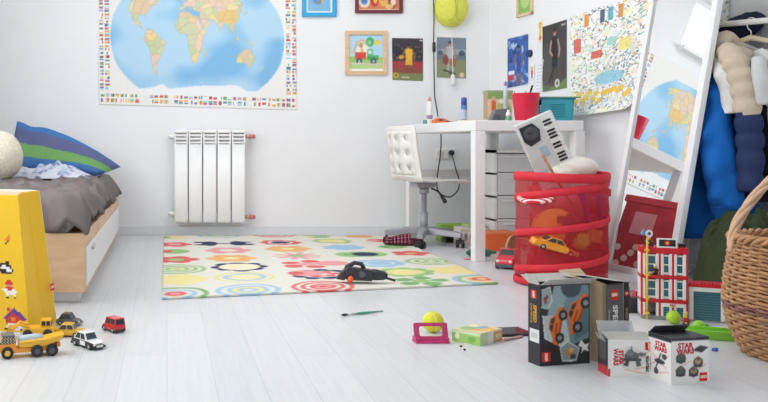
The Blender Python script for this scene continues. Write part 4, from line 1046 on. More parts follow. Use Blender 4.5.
for k, z in enumerate(zs):
    h_ = .131 if k < 3 else .118
    b = MB(); b.box((.022, -.006, z + .006), (TW - .022, .006, z + h_)).box((.022, .006, z + .006), (.026, TD - .02, z + h_ - .02)).box((TW - .026, .006, z + .006), (TW - .022, TD - .02, z + h_ - .02)).box((.022, .006, z + .006), (TW - .022, TD - .02, z + .01))
    d = b.build('drawer', CLR, dt)
    bx('handle', (.06, -.018, z + h_ - .022), (TW - .06, -.006, z + h_ - .012), WHITE, d, .002)
t = thing('green_bottle', 'dark green bottle lying on the floor behind the front desk leg', 'bottle', (1.73, 4.70, .022), math.radians(8))
b = MB(); b.tube([(0, 0, 0), (.004, 0, 0), (.12, 0, 0), (.14, 0, 0), (.165, 0, 0)], [.016, .022, .022, .010, .009], 16); b.build('bottle_body', mc('3d7d5c', .3), t)
b = MB(); b.tube([(-.012, 0, 0), (.0, 0, 0)], [.011, .012], 12); b.build('cap', mc('2f5f48'), t)
o = bx('card', (-.03, -.02, 0), (.03, .02, .003), mc('d9606a', .6), None, .001); o.location = F(470, 259.5); tag(o, 'small red card on the floor left of the front desk leg', 'card')
rc = toy_car('toy_racer', 'glossy red and grey toy car on the floor left of the red mesh basket', 'toy car', F(508, 267.5), math.radians(-125), .18, .095, .10, 'd6283a', '54565c', 'd6283a', (-.3, .15, -.2, .02), .62, .52)
b = MB(); b.tube([(0, 0, 0), (.012, 0, 0)], [.075, .075], 30); o = b.build('cardboard_disc', mat('cardboard', 'b49a74', .9, var=.08)); o.location = (1.872, 4.45, .0755); o.rotation_euler = (0, 0, math.radians(-50)); tag(o, 'round brown cardboard disc on edge behind the red mesh basket', 'disc')
# plaid slipper
R = Ras(50, 60, '7a3040')
for k in range(7):
    R.rect(0, k / 7, 1, k / 7 + .05, '3f2230'); R.rect(k / 7, 0, k / 7 + .05, 1, '4a2634'); R.rect(0, k / 7 + .07, 1, k / 7 + .085, 'c98a94'); R.rect(k / 7 + .07, 0, k / 7 + .085, 1, 'b8808a')
sl = thing('slipper', 'dark red plaid slipper on the rug by the swivel chair', 'slipper', F(404, 245, .012), math.radians(-12))
sp = [(.12 * math.cos(a) * (1 if math.cos(a) > 0 else 1), (.042 - .008 * math.cos(a + .2)) * math.sin(a)) for a in [2 * PI * k / 24 for k in range(24)]]
b = MB(); b.prism(sp, 0, .013, axis='z'); b.build('sole', mc('4a3a38', .8), sl)
def upper(u, v):
    x = -.115 + .15 * u; a = PI * v; w_ = .046 * (1 - max(0, (.3 - u)) * 1.1); h_ = .03 + .035 * u
    return Vector((x, -w_ * math.cos(a), .013 + h_ * math.sin(a)))
grid_print('upper', R, upper, CLOTHP, sl, .004)
def heel(u, v):
    a = -PI / 2 * 1.15 + PI * 1.15 * u; return Vector((.03 + .088 * math.cos(a), .046 * math.sin(a), .013 + v * (.022 + .015 * math.cos(a))))
grid_print('heel', R, heel, CLOTHP, sl, .004)
# ================================================================== SMALL THINGS ON THE FLOOR
t = thing('toy_blaster', 'black toy blaster with orange trigger lying on the rug', 'toy', F(364, 284, .014) + Vector((0, .05, 0)), math.radians(-8))
BL2 = mat('black_toy_plastic', '303136', .35, var=.06)
b = MB(); b.prism([(-.07, .012), (.045, .008), (.055, .03), (.05, .058), (-.02, .066), (-.06, .072), (-.085, .05)], -.028, .028); b.build('body', BL2, t, .006)
b = MB(); b.tube([(.045, 0, .036), (.06, 0, .036), (.10, 0, .032), (.115, 0, .03)], [.024, .026, .021, .012], 14); b.build('barrel', BL2, t)
b = MB(); b.cyl((.11, 0, .022), (.15, -.01, .012), .006, seg=10); b.build('muzzle', mc('3a3b40'), t)
b = MB(); b.tube([(-.075, 0, .035), (-.065, 0, .07), (-.03, 0, .088), (.0, 0, .083), (.012, 0, .062)], .010, 10); b.build('top_handle', BL2, t)
b = MB(); b.prism([(-.115, .014), (-.075, .008), (-.06, .045), (-.085, .055)], -.02, .02); b.build('grip', mc('3d3e44', .5), t, .005)
b = MB(); b.tube([(-.055, -.035, .004), (-.05, -.036, .022), (-.045, -.034, .03)], [.012, .013, .006], 12); b.build('trigger', mc('ee6a2c'), t)
b = MB(); b.tube([(.0, -.027, .04), (.0, -.034, .04)], [.016, .014], 16); b.build('dial', mc('55575e', .3), t)
pA, pB = F(341, 316.5), F(383, 312.5)
dv = (pB - pA)
t = thing('paintbrush', 'thin paintbrush with green handle lying on the white floor', 'paintbrush', pA + Vector((0, 0, .0055)), math.atan2(dv.y, dv.x))
L_ = dv.length
b = MB(); b.tube([(L_ * .34, 0, 0), (L_ * .5, 0, 0), (L_, 0, 0)], [.0038, .0052, .0022], 10); b.build('handle', mc('4f9f86', .3), t)
b = MB(); b.cyl((L_ * .14, 0, 0), (L_ * .35, 0, 0), .0036, .004, 10); b.build('ferrule', mc('cfcfcf', .3, metal=.6), t)
b = MB(); b.tube([(0, 0, 0), (L_ * .07, 0, 0), (L_ * .15, 0, 0)], [.0012, .0052, .0036], 10); b.build('bristles', BLACK, t)

c0 = F(415, 343); W_ = (449 - 415) / FOC * c0.y
PINK = mc('c83a72', .35)
t = thing('pink_frame', 'small magenta plastic frame with open window standing on the floor', 'toy', c0, math.radians(1))
b = MB(); b.T = Matrix.Translation((0, .0, .0)) @ Matrix.Rotation(math.radians(-14), 4, 'X')
outer = [(x + W_ / 2, z + .033) for x, z in roundrect(W_ / 2, .031, .006)]; inner = [(x + W_ / 2, z + .037) for x, z in roundrect(W_ / 2 - .017, .0155, .006)]
n_ = len(outer)
for y0, y1 in ((0, .006),):
    vs = [(x, y0, z) for x, z in outer] + [(x, y0, z) for x, z in inner] + [(x, y1, z) for x, z in outer] + [(x, y1, z) for x, z in inner]
    fs = []
    for k in range(n_):
        k2 = (k + 1) % n_
        fs += [(k, k2, n_ + k2, n_ + k), (2 * n_ + k, 3 * n_ + k, 3 * n_ + k2, 2 * n_ + k2), (k, 2 * n_ + k, 2 * n_ + k2, k2), (n_ + k, n_ + k2, 3 * n_ + k2, 3 * n_ + k)]
    b.add(vs, fs)
b.build('upright', PINK, t)
bx('base', (.0, -.012, 0), (W_, .035, .006), PINK, t, .002)
for x in (.0, W_ - .012): bx('side_tab', (x, -.008, .006), (x + .012, .03, .018), PINK, t, .002)
bc = P(433, 327.5, 2.80)
t = thing('tennis_ball', 'yellow tennis ball on the floor behind the magenta frame', 'ball', (bc.x, 2.80, .036))
b = MB(); b.sphere((0, 0, 0), .0355, seg=28, n=18); b.build('felt', mat('tennis_felt', 'dfdc3c', .9, var=.06, scale=80, bump=.4, bscale=300), t)
pts = []
for k in range(50):
    a = 2 * PI * k / 50; v = Vector((math.cos(a) + .35 * math.cos(3 * a), math.sin(a) - .35 * math.sin(3 * a), 1.15 * math.sin(2 * a))).normalized() * .0353; pts.append(v)
b = MB(); b.tube(pts, .0012, 6, closed=True); b.build('seam', mc('eef0c8', .8), t)

def boxcorner(name, label, cat, C0, A, B, h):
    """box standing on floor corner C0; A, B are the neighbouring floor corners. local x towards A, y towards B"""
    t = thing(name, label, cat, C0)
    a = A - C0; c = B - C0
    return t, a, c
C0 = F(480.5, 346); A = F(502, 340.3); B_ = F(452, 340.5)
t, a, c = boxcorner('craft_box', 'flat green and white picture box on the floor beside the magenta frame', 'box', C0, A, B_, .04)
h_ = .038; up = Vector((0, 0, h_))
o_ = Vector((0, 0, 0))
b = MB(); b.rings([[o_, a, a + c, c], [o_ + up, a + up, a + c + up, c + up]], smooth=False); b.build('carton', mc('e6e2d4', .5), t)
R = Ras(40, 16, 'a5cf6c'); R.rect(0, .75, 1, 1, 'd8e6b8'); R.ell(.2, .5, .08, .25, 'f0f0e4'); R.ell(.7, .4, .12, .25, '7fb45a'); R.blur(1)
e = (a.cross(c)).normalized(); na = Vector((a.y, -a.x, 0)).normalized() * .0008; nc = Vector((-c.y, c.x, 0)).normalized() * .0008
if nc.dot(a) > 0: nc = -nc
if na.dot(c) > 0: na = -na
grid_print('side_print', R, bil(c + nc, o_ + nc, up + nc, c + up + nc), PRINTG, t)
R = Ras(30, 16, 'efece4'); R.rect(.0, .0, .35, 1, 'cfe0b0'); R.rect(.6, 0, 1, .9, 'e0934a'); R.rect(.68, .2, .92, .7, 'f0d9a8'); R.blur(1)
grid_print('end_print', R, bil(o_ + na, a + na, a + up + na, up + na), PRINTG, t)
R = Ras(40, 40, 'e8dba0'); R.ell(.3, .4, .25, .25, '8fc07a'); R.ell(.7, .6, .25, .3, 'efc05a'); R.ell(.5, .75, .15, .2, '7fb3d8'); R.ell(.55, .35, .12, .14, 'e89a6a'); R.ell(.2, .75, .15, .15, 'f0ead0'); R.blur(1)
zz = Vector((0, 0, .0008)); grid_print('top_print', R, bil(c + up + zz, up + zz, a + up + zz, a + c + up + zz), PRINTG, t)
t = thing('tablet', 'black flat tablet lying on the floor behind the green picture box', 'tablet', F(513, 333.5), math.radians(8))
bx('body', (-.065, -.045, .0), (.055, .06, .009), BLACK, t, .003); bx('screen', (-.06, -.04, .009), (.05, .055, .0094), mc('35363c', .15), t, 0)
pA, pB = F(489, 343), F(526, 335.5)
dv = pB - pA
t = thing('pencil', 'pale pink pencil with orange tip lying on the floor by the green picture box', 'pencil', F(503, 341.5) + Vector((0, 0, .0045)), math.atan2(dv.y, dv.x))
L_ = .10
b = MB(); b.cyl((.012, 0, 0), (L_, 0, 0), .0042, seg=6); b.build('shaft', mc('d9a8a8'), t); b = MB(); b.cyl((0, 0, 0), (.012, 0, 0), .001, .0042, 6); b.build('tip', mc('ef7a4a'), t)
o = bx('toy_brick', (-.009, -.006, 0), (.009, .006, .009), mc('3a5fb8'), None, .001); o.location = F(715, 351); o.rotation_euler.z = .6
tag(o, 'tiny blue toy brick on the floor left of the wicker basket', 'brick')
for i, (x, y) in enumerate(((461, 347), (464.5, 350.5))):
    b = MB(); b.sphere((0, 0, .003), (.005, .003, .003), seg=8, n=6); o = b.build('crumb', RUBBER); o.location = F(x, y); tag(o, 'tiny black crumb on the white floor below the green picture box', 'crumb', 'black crumbs on the floor')

# ================================================================== RED MESH BASKET
RED = mc('d62234', .6)
BC = Vector((1.815, 3.78, 0)); BRd = .197; BH = .515
mb_ = thing('mesh_toy_basket', 'round red mesh pop-up toy basket full of toys beside the mirror', 'basket', BC)
def cylp(a, z, r): return Vector((r * math.cos(a), r * math.sin(a), z))
def wobr(a, z): return BRd * (1 + .012 * math.sin(3 * a + 9 * z) - .022 * abs(math.sin(z * PI / .165 + a / 2)))
NA, NZ = 64, 24
b = MB(); b.rings([[cylp(2 * PI * k / NA, .004 + (BH - .006) * j / NZ, wobr(2 * PI * k / NA, .515 * j / NZ)) for k in range(NA)] for j in range(NZ + 1)], cap=False)
b.build('mesh_wall', mesh_cloth_mat('red_mesh', 'c01020', .56), mb_)
b = MB(); b.lathe([(.001, .003), (BRd - .01, .003), (BRd - .01, .006), (.001, .006)], 40, cap=False); b.build('bottom', RED, mb_)
def hem(z0, z1, nm):
    b = MB(); rs = []
    for z, dr in ((z0, .002), (z0, .006), ((z0 + z1) / 2, .009), (z1, .006), (z1, .002)): rs.append([cylp(2 * PI * k / NA, z + .004 * math.sin(2 * 2 * PI * k / NA + 1), wobr(2 * PI * k / NA, z) + dr) for k in range(NA)])
    rs.append(rs[0]); b.rings(rs, cap=False); b.build(nm, RED, mb_)
hem(.474, .515, 'top_hem'); hem(.002, .03, 'bottom_hem')
b = MB(); rs = []
for k in range(0, 171):
    a = PI + 2 * PI * (k / 62.0) - .0; z = .073 - .165 * .25 + .165 * (k / 62.0) - .0
    a -= PI / 2
    if z > .475: break
    r = wobr(a, z)
    rs.append([cylp(a, z - .016, r + .001), cylp(a, z - .013, r + .004), cylp(a, z, r + .006), cylp(a, z + .013, r + .004), cylp(a, z + .016, r + .001), cylp(a, z, r - .001)])
b.rings(rs); b.build('spiral_band', RED, mb_)
# striped rope handle on the left front
STR = mat('striped_webbing', 'e8d8d4', .8, var=0)
nt = STR.node_tree; tc = nt.nodes.new('ShaderNodeTexCoord'); wv = nt.nodes.new('ShaderNodeTexWave'); wv.inputs['Scale'].default_value = 26; wv.bands_direction = 'DIAGONAL'
rp = nt.nodes.new('ShaderNodeValToRGB'); rp.color_ramp.interpolation = 'CONSTANT'; rp.color_ramp.elements[0].color = lin('d8303c') + (1,); rp.color_ramp.elements[1].color = lin('efe6e2') + (1,); rp.color_ramp.elements[1].position = .5
nt.links.new(tc.outputs['Object'], wv.inputs['Vector']); nt.links.new(wv.outputs['Fac'], rp.inputs['Fac']); nt.links.new(rp.outputs['Color'], nt.nodes['Principled BSDF'].inputs['Base Color'])
for a0, nm in ((math.radians(212), 'l'), (math.radians(25), 'r')):
    pts = [cylp(a0 + .42 * (q - .5) * 2, .40 - .012 * math.sin(PI * q) , BRd + .008 + .03 * math.sin(PI * q)) for q in [k / 14 for k in range(15)]]
    MB().tube(pts, .011, 10).build('handle', STR, mb_)

# contents
kb = bpy.data.objects.new('toy_keyboard', None); link(kb)
tag(kb, 'white toy keyboard with black speaker sticking out of the red mesh basket', 'toy keyboard')
ct = P(533, 118, 3.83)
ax_l = Vector((.47, .04, -1)).normalized(); ax_w = Vector((.90, -.15, .46)); ax_w = (ax_w - ax_l * ax_w.dot(ax_l)).normalized()
kb.matrix_basis = frame(ct, ax_w, -ax_l)       # x across, y up along the keyboard, z towards the camera
if (kb.matrix_basis.to_3x3() @ Vector((0, 0, 1))).y > 0: kb.matrix_basis = frame(ct, -ax_w, -ax_l)
b = MB(); b.box((-.09, -.40, -.03), (.09, .0, 0)); b.build('case', mc('d4d4d2', .4), kb, .008)
b = MB(); b.prism([(-.078, -.02), (-.015, -.02), (.005, -.06), (-.01, -.11), (-.06, -.12), (-.08, -.09)], .0, .004, axis='z'); sp_ = b.build('speaker_panel', mc('2b2c31', .5), kb)
b = MB(); b.tube([(-.037, -.065, .004), (-.037, -.065, .007), (-.037, -.065, .005)], [.034, .03, .001], 24); b.build('speaker_cone', mc('4a4c52', .6), sp_)
b = MB(); b.box((.028, -.39, 0), (.084, -.015, .004)); b.build('keybed', mc('f2f1ee', .3), kb)
for k in range(22):
    if k % 7 in (2, 6): continue
    y = -.03 - k * .0165
    bx('black_key', (.03, y - .009, .004), (.066, y, .010), BLACK, kb, .001)
b = MB()
for k in range(23): b.box((.028, -.022 - k * .0165, .0041), (.084, -.0212 - k * .0165, .0046))
b.build('key_gaps', mc('9a9a98'), kb)
b = MB(); b.box((-.03, -.19, .0), (.005, -.14, .002)); b.build('display', mc('a6c3cf', .2), kb)
b = MB()
for j in range(3):
    for i in range(4): b.box((-.075 + i * .022, -.26 - j * .03, 0), (-.06 + i * .022, -.248 - j * .03, .003))
b.build('buttons', mc('b9bcc2'), kb)

def stick(name, label, cat, p0, p1, r, m):
    p0, p1 = Vector(p0), Vector(p1); t = thing(name, label, cat, p0)
    MB().tube([Vector((0, 0, 0)), (p1 - p0) * .5, p1 - p0], r, 10).build('shaft', m, t); return t
t = stick('wooden_stick', 'brown wooden stick poking out of the red mesh basket', 'stick', P(579, 216, 3.66), P(542, 155, 3.72), .007, wood_mat('stick_wood', 'b9835a', '99643f'))
PL = mat('cream_plush', 'e9e4d8', .95, var=.04, scale=30, bump=.4, bscale=120, spec=.1)
b = MB(); b.sphere((0, 0, 0), (.10, .085, .055), seg=30, n=18); b.sphere((-.06, -.02, -.02), (.075, .06, .04), seg=24, n=14)
o = b.build('plush_cushion', PL); o.location = P(576, 168, 3.86); tag(o, 'cream plush lump resting on top of the toys in the red mesh basket', 'plush')
ba = thing('basketball', 'orange and brown ball inside the red mesh basket', 'ball', P(555, 230, 3.705))
b = MB(); b.sphere((0, 0, 0), .098, seg=36, n=24)
nf = len(b.f); 
for i, f_ in enumerate(b.f):
    cx_ = sum(b.v[j][0] for j in f_) / len(f_); cz_ = sum(b.v[j][2] for j in f_) / len(f_); cy_ = sum(b.v[j][1] for j in f_) / len(f_)
    if cx_ + .35 * cz_ - .1 * cy_ > .0 and cx_ * .2 - cz_ > -.07: b.m[i] = 1
b.build('ball_skin', [mc('f0a32c', .5), mc('5d2a22', .6)], ba)
for rot in ((0, 0, 0), (PI / 2, 0, .3)):
    b = MB(); b.T = Matrix.Rotation(rot[0], 4, 'X') @ Matrix.Rotation(rot[2], 4, 'Z'); b.tube([(.0985 * math.cos(2 * PI * k / 40), .0985 * math.sin(2 * PI * k / 40), 0) for k in range(40)], .0015, 6, closed=True); b.build('seam', mc('3a1d18'), ba)
oc = toy_car('toy_sports_car', 'orange toy sports car lying tilted inside the red mesh basket', 'toy car', P(553, 251, 3.625), 0, .205, .06, .062, 'f29a22', 'c9781c', 'f29a22', (-.32, .2, -.16, .04), .6, .46)
oc.rotation_euler = (math.radians(10), math.radians(16), 0)
sb = thing('spiky_ball', 'yellow spiky ball inside the red mesh basket', 'ball', P(580, 241, 3.64))
b = MB(); b.sphere((0, 0, 0), .033, seg=20, n=14)
for i in range(110):
    z = 1 - 2 * (i + .5) / 110; a = i * 2.399963; r_ = math.sqrt(1 - z * z); v = Vector((r_ * math.cos(a), r_ * math.sin(a), z)); b.tube([v * .032, v * .043], [.0032, .0008], 5)
b.build('spikes', mc('d9cc3c', .6), sb)
VIO = mc('7d2a8c', .5)
for k, (x0, y0, x1, y1, Y) in enumerate(((588, 222, 580, 186, 3.76), (603, 225, 599, 194, 3.80))):
    p0, p1 = P(x0, y0, Y), P(x1, y1, Y)
    t = thing('toy_baton', ['violet toy baton in the middle of the red mesh basket', 'violet toy baton at the right edge of the red mesh basket'][k], 'toy', p0)
    MB().tube([(0, 0, 0), (p1 - p0) * .08, (p1 - p0) * .85, p1 - p0], [.01, .019, .017, .008], 14).build('baton_body', VIO, t); MB().tube([(p1 - p0) * -.12, (0, 0, 0)], .009, 10).build('grip', mc('5d2070'), t)
o = bx('toy_block', (-.028, -.02, -.028), (.028, .02, .028), mc('ef9440'), None, .004); o.location = P(594, 236, 3.70); o.rotation_euler = (0, .2, .3); tag(o, 'orange toy block at the right inside the red mesh basket', 'block')
t = thing('red_shovel', 'big red plastic toy shovel low on the left inside the red mesh basket', 'toy', P(543, 284, 3.72), rot=(0, math.radians(-14), 0))
b = MB(); b.prism([(-.04, 0), (.04, 0), (.05, .10), (.02, .14), (-.02, .14), (-.05, .10)], -.006, .006); b.build('blade', mc('c8202e', .4), t, .003); b = MB(); b.cyl((0, 0, .13), (0, 0, .26), .011, seg=12); b.build('handle', mc('c8202e', .4), t)
b = MB(); b.sphere((0, 0, 0), (.15, .13, .09), seg=28, n=16); b.v = [tuple(Vector(v) * (1 + .14 * noise.noise(Vector(v) * 14))) for v in b.v]
o = b.build('soft_toy', mat('dark_red_plush', '8a3a3c', .9, var=.1, bump=.4, bscale=80)); o.location = BC + Vector((.02, .03, .105)); tag(o, 'dark red soft toy at the bottom of the red mesh basket', 'soft toy')
b = MB(); b.sphere((0, 0, 0), (.13, .10, .10), seg=28, n=16); b.v = [tuple(Vector(v) * (1 + .14 * noise.noise(Vector(v) * 12 + Vector((4, 0, 0))))) for v in b.v]
o = b.build('soft_toy', mat('pink_plush', 'c86a74', .9, var=.1, bump=.4, bscale=80)); o.location = BC + Vector((.02, .05, .34)); tag(o, 'rosy soft toy high inside the red mesh basket behind the wooden stick', 'soft toy')

# ================================================================== LEANING MIRROR
O = F(604, 268)
ua = math.radians(9.4); u_ = Vector((math.sin(ua), -math.cos(ua), 0)); nh = Vector((math.cos(ua), math.sin(ua), 0))
v_ = (nh * .19 + Vector((0, 0, 1))).normalized()
mr = bpy.data.objects.new('standing_mirror', None); link(mr); mr.matrix_basis = frame(O, u_, v_)
tag(mr, 'tall white framed mirror leaning on the right wall by the clothes', 'mirror')
MW, MH, fw = .452, 1.56, .031
b = MB(); b.box((0, 0, -.03), (fw, MH, .002)).box((MW - fw, 0, -.03), (MW, MH, .002)).box((fw, 0, -.03), (MW - fw, fw, .002)).box((fw, MH - fw, -.03), (MW - fw, MH, .002))
b.build('frame', WHITE, mr, .004)
MIR = bpy.data.materials.new('mirror_silver'); MIR.use_nodes = True
pb = MIR.node_tree.nodes['Principled BSDF']; pb.inputs['Base Color'].default_value = (.93, .95, .95, 1); pb.inputs['Metallic'].default_value = 1; pb.inputs['Roughness'].default_value = 0.0
b = MB(); b.box((fw - .004, fw - .004, -.012), (MW - fw + .004, MH - fw + .004, -.008)); b.build('mirror_glass', MIR, mr)
b = MB(); b.box((.01, .01, -.028), (MW - .01, MH - .01, -.014)); b.build('backing', mc('a9997f', .8), mr)

# red fabric bin hidden behind the mesh basket: the mirror shows it
t = thing('storage_bin', 'red patterned storage bin behind the mesh basket, seen reflected in the mirror', 'bin', (1.90, 4.08, 0), math.radians(-6))
bx('bin_body', (0, 0, 0), (.29, .30, .40), mat('red_fabric', 'b8303a', .75, var=.2, scale=14), t, .02)
bx('rim', (-.006, -.006, .385), (.296, .306, .425), mc('c83a44', .7), t, .008)
bx('label_panel', (.2895, .10, .22), (.293, .22, .34), mc('d8888c', .7), t, .001)
b = MB()
for k in range(9): b.tube([(.2895, .04 + .027 * k + .006 * math.sin(k * 2), .05 + .12 * ((k * 5) % 7) / 7), (.293, .04 + .027 * k + .006 * math.sin(k * 2), .05 + .12 * ((k * 5) % 7) / 7)], .018, 10)
b.build('dots', mc('e0b8a8', .7), t)

# ================================================================== BRICK SET BOXES
CARD = mat('grey_card', 'b9b7b0', .7, var=.06, scale=12); TAN = mat('bare_card', 'cdb894', .75, var=.08, scale=10)
INK = mc('26262b', .35)
def carton(name, label, fl, fr, d, h, body, top=True, inner=None):
    v = fr - fl; t = thing(name, label, 'box', fl, math.atan2(v.y, v.x)); w = v.length; k = .0015
    b = MB()
    b.box((0, 0, 0), (w, k, h)).box((0, d - k, 0), (w, d, h)).box((0, k, 0), (k, d - k, h)).box((w - k, k, 0), (w, d - k, h)).box((k, k, 0), (w - k, d - k, k))
    if top: b.box((k, k, h - k), (w - k, d - k, h))
    b.build('carton', body, t)
    return t, w
def FACE(w, d, h):
    e = .0006
    return dict(front=frame((0, -e, 0), (1, 0, 0), (0, 0, 1)), left=frame((-e, d, 0), (0, -1, 0), (0, 0, 1)), right=frame((w + e, 0, 0), (0, 1, 0), (0, 0, 1)), top=frame((0, 0, h + e), (1, 0, 0), (0, 1, 0)), back=frame((w, d + e, 0), (-1, 0, 0), (0, 0, 1)))
def face_print(nm, R, M, w, h, t): return grid_print(nm, R, lambda u, v: M @ Vector((u * w, v * h, 0)), PRINTG, t)
def car_print(R, cx, cy, s, rot, col='e0702c', dk='a8481c', asp=1.0):
    c, sn = math.cos(rot), math.sin(rot)
    def q(pts): return [(cx + s * (x * c - y * sn), cy + s * (x * sn + y * c) * asp) for x, y in pts]
    R.poly(q([(-1, -.2), (-.95, .15), (-.5, .28), (-.2, .55), (.35, .55), (.6, .25), (1, .12), (1.02, -.22)]), col)
    R.poly(q([(-.35, .3), (-.15, .48), (.05, .48), (.05, .28)]), '2e3238'); R.poly(q([(.1, .28), (.1, .48), (.32, .46), (.48, .26)]), '2e3238')
    R.poly(q([(-1, -.2), (-.9, -.05), (.9, -.1), (1.02, -.22)]), dk); R.poly(q([(-.5, .0), (.2, .05), (.15, .16), (-.4, .14)]), dk)
    for x in (-.58, .62):
        xx, yy = q([(x, -.2)])[0]; R.ell(xx, yy, .27 * s, .27 * s * asp, '222428'); R.ell(xx, yy, .14 * s, .14 * s * asp, '8a8d92')
# 1: the tall opened racing-car box
fl, fr = F(540, 366.5), F(589.6, 363); h1 = .235; d1 = .052
t, w1 = carton('toy_set_box', 'tall opened black toy box with two orange racing cars on its front', fl, fr, d1, h1, INK, top=False)
FM = FACE(w1, d1, h1)
R = Ras(84, 136, '232428')
R.poly([(.28, .98), (.98, .98), (.98, .32), (.62, .24), (.3, .34), (.14, .62)], '6f8d94'); R.poly([(.28, .98), (.6, .98), (.35, .5), (.16, .62)], '8fa6a8'); R.ell(.62, .95, .2, .12, '3c4a52'); R.poly([(.6, .6), (.98, .75), (.98, .4), (.7, .3)], '58737c')
R.poly([(.06, .62), (.1, .34), (.46, .22), (.6, .3), (.5, .62)], 'b8c2c0'); R.line([(.06, .62), (.1, .34), (.46, .22)], .02, 'e4e6e4')
car_print(R, .36, .48, .33, 1.4, asp=w1 / h1); car_print(R, .76, .62, .37, 1.2, asp=w1 / h1)
R.poly([(.03, .93), (.2, .97), (.24, .8), (.16, .7), (.03, .72)], '9aa8aa'); R.line([(.03, .93), (.2, .97), (.24, .8), (.16, .7), (.03, .72)], .015, 'e9eae8'); car_print(R, .12, .82, .08, 1.3, 'c03a34', '7a2422', w1 / h1)
R.poly([(.4, .22), (.55, .29), (.78, .2), (.72, .05), (.45, .05)], '8b979a'); R.line([(.4, .22), (.55, .29), (.78, .2), (.72, .05), (.45, .05), (.4, .22)], .018, 'e4e6e4'); R.ell(.58, .15, .09, .045, 'b98a3c'); R.ell(.66, .1, .06, .03, '3a3c40'); R.ell(.62, .18, .05, .03, 'e0b060')
R.poly([(.82, .3), (.9, .24), (.99, .26), (.95, .2), (.98, .15), (.88, .17), (.82, .13), (.84, .2), (.76, .23)], 'f2f2ee'); R.blur(1)
face_print('front_print', R, FM['front'], w1, h1, t)
brand_logo(FM['front'], .02, .026, .028, t, PI / 2)
text('lettering', '75880', .007, mc('e9e9e9'), FM['front'] @ Matrix.Translation((.1, .01, .0008)), t)
brand_logo(FM['left'], d1 * .5, h1 * .87, .024, t, PI / 2)
text('lettering', 'SPEED', .019, mc('d9a23c'), FM['left'] @ Matrix.Translation((d1 * .60, h1 * .63, .0006)) @ Matrix.Rotation(-PI / 2, 4, 'Z'), t, bold=.0006)
text('lettering', 'CHAMPIONS', .010, mc('d9a23c'), FM['left'] @ Matrix.Translation((d1 * .30, h1 * .63, .0006)) @ Matrix.Rotation(-PI / 2, 4, 'Z'), t)
b = MB(); M = FM['left']
R = Ras(20, 40, 'd9d9d4'); R.rect(.2, .3, .8, .7, 'bfc0bc'); grid_print('white_panel', R, lambda u, v: M @ Vector((d1 * (.15 + .8 * u), h1 * (.28 + .16 * v), .0004)), PRINTG, t)
for y0, ang, nm in ((0, -24, 'flap'), (d1, 20, 'flap')):
    s = 1 if y0 == 0 else -1
    b = MB(); a = math.radians(ang); b.T = Matrix.Translation((0, y0, h1)) @ Matrix.Rotation(math.radians(-66 if s < 0 else 60) , 4, 'X')
    b.box((.002, -.0008, 0), (w1 - .002, .0008, .042)); b.build(nm, CARD, t)
b = MB(); b.T = Matrix.Translation((0, 0, h1)) @ Matrix.Rotation(math.radians(-25), 4, 'Y'); b.box((-.001, .002, 0), (.001, d1 - .002, .03)); b.build('flap', CARD, t)
# 2: the second racing-car box, end on
fl, fr = F(606.5, 364), F(629, 360); h2 = .232; d2 = .14
t, w2 = carton('toy_set_box', 'tall toy box end-on with bare tan side, right of the orange-car box', fl, fr, d2, h2, INK, top=False)
FM = FACE(w2, d2, h2)
R = Ras(40, 60, 'd2bd97'); R.rect(.9, 0, 1, 1, '9a8a70'); R.ell(.4, .4, .3, .3, 'c8b086'); R.blur(2); face_print('side_print', R, FM['left'], d2, h2, t)
bx('print_panel', (.001, -.0005, .004), (w2 * .72, -.0001, h2 - .004), mc('55565a'), t, 0)
bx('print_divider', (w2 * .72, -.001, 0), (w2 * .745, -.0002, h2), mc('8d8d90'), t, 0)
brand_logo(FM['front'], w2 * .34, h2 * .86, .03, t, 0); brand_logo(FM['front'], w2 * .87, h2 * .86, .014, t, 0)
text('lettering', 'SPEED', .029, mc('efefef'), FM['front'] @ Matrix.Translation((w2 * .36, h2 * .56, .0006)) @ Matrix.Rotation(-PI / 2, 4, 'Z'), t, bold=.0008)
text('lettering', 'CHAMPIONS', .010, mc('d9d9d9'), FM['front'] @ Matrix.Translation((w2 * .10, h2 * .56, .0006)) @ Matrix.Rotation(-PI / 2, 4, 'Z'), t)
text('lettering', 'SPEED', .013, mc('bfa46a'), FM['front'] @ Matrix.Translation((w2 * .87, h2 * .6, .0006)) @ Matrix.Rotation(-PI / 2, 4, 'Z'), t)
b = MB(); b.T = Matrix.Translation((0, 0, h2)) @ Matrix.Rotation(math.radians(-72), 4, 'Y'); b.box((-.001, .004, 0), (.001, d2 - .004, .05)); b.build('flap', TAN, t)
b = MB(); b.T = Matrix.Translation((w2, 0, h2)) @ Matrix.Rotation(math.radians(-82), 4, 'Y'); b.box((-.001, .004, 0), (.001, d2 - .004, .055)); b.build('flap', CARD, t)
b = MB(); b.T = Matrix.Translation((0, d2, h2)) @ Matrix.Rotation(math.radians(-50), 4, 'X'); b.box((.002, -.001, 0), (w2 - .002, .001, .03)); b.build('flap', TAN, t)
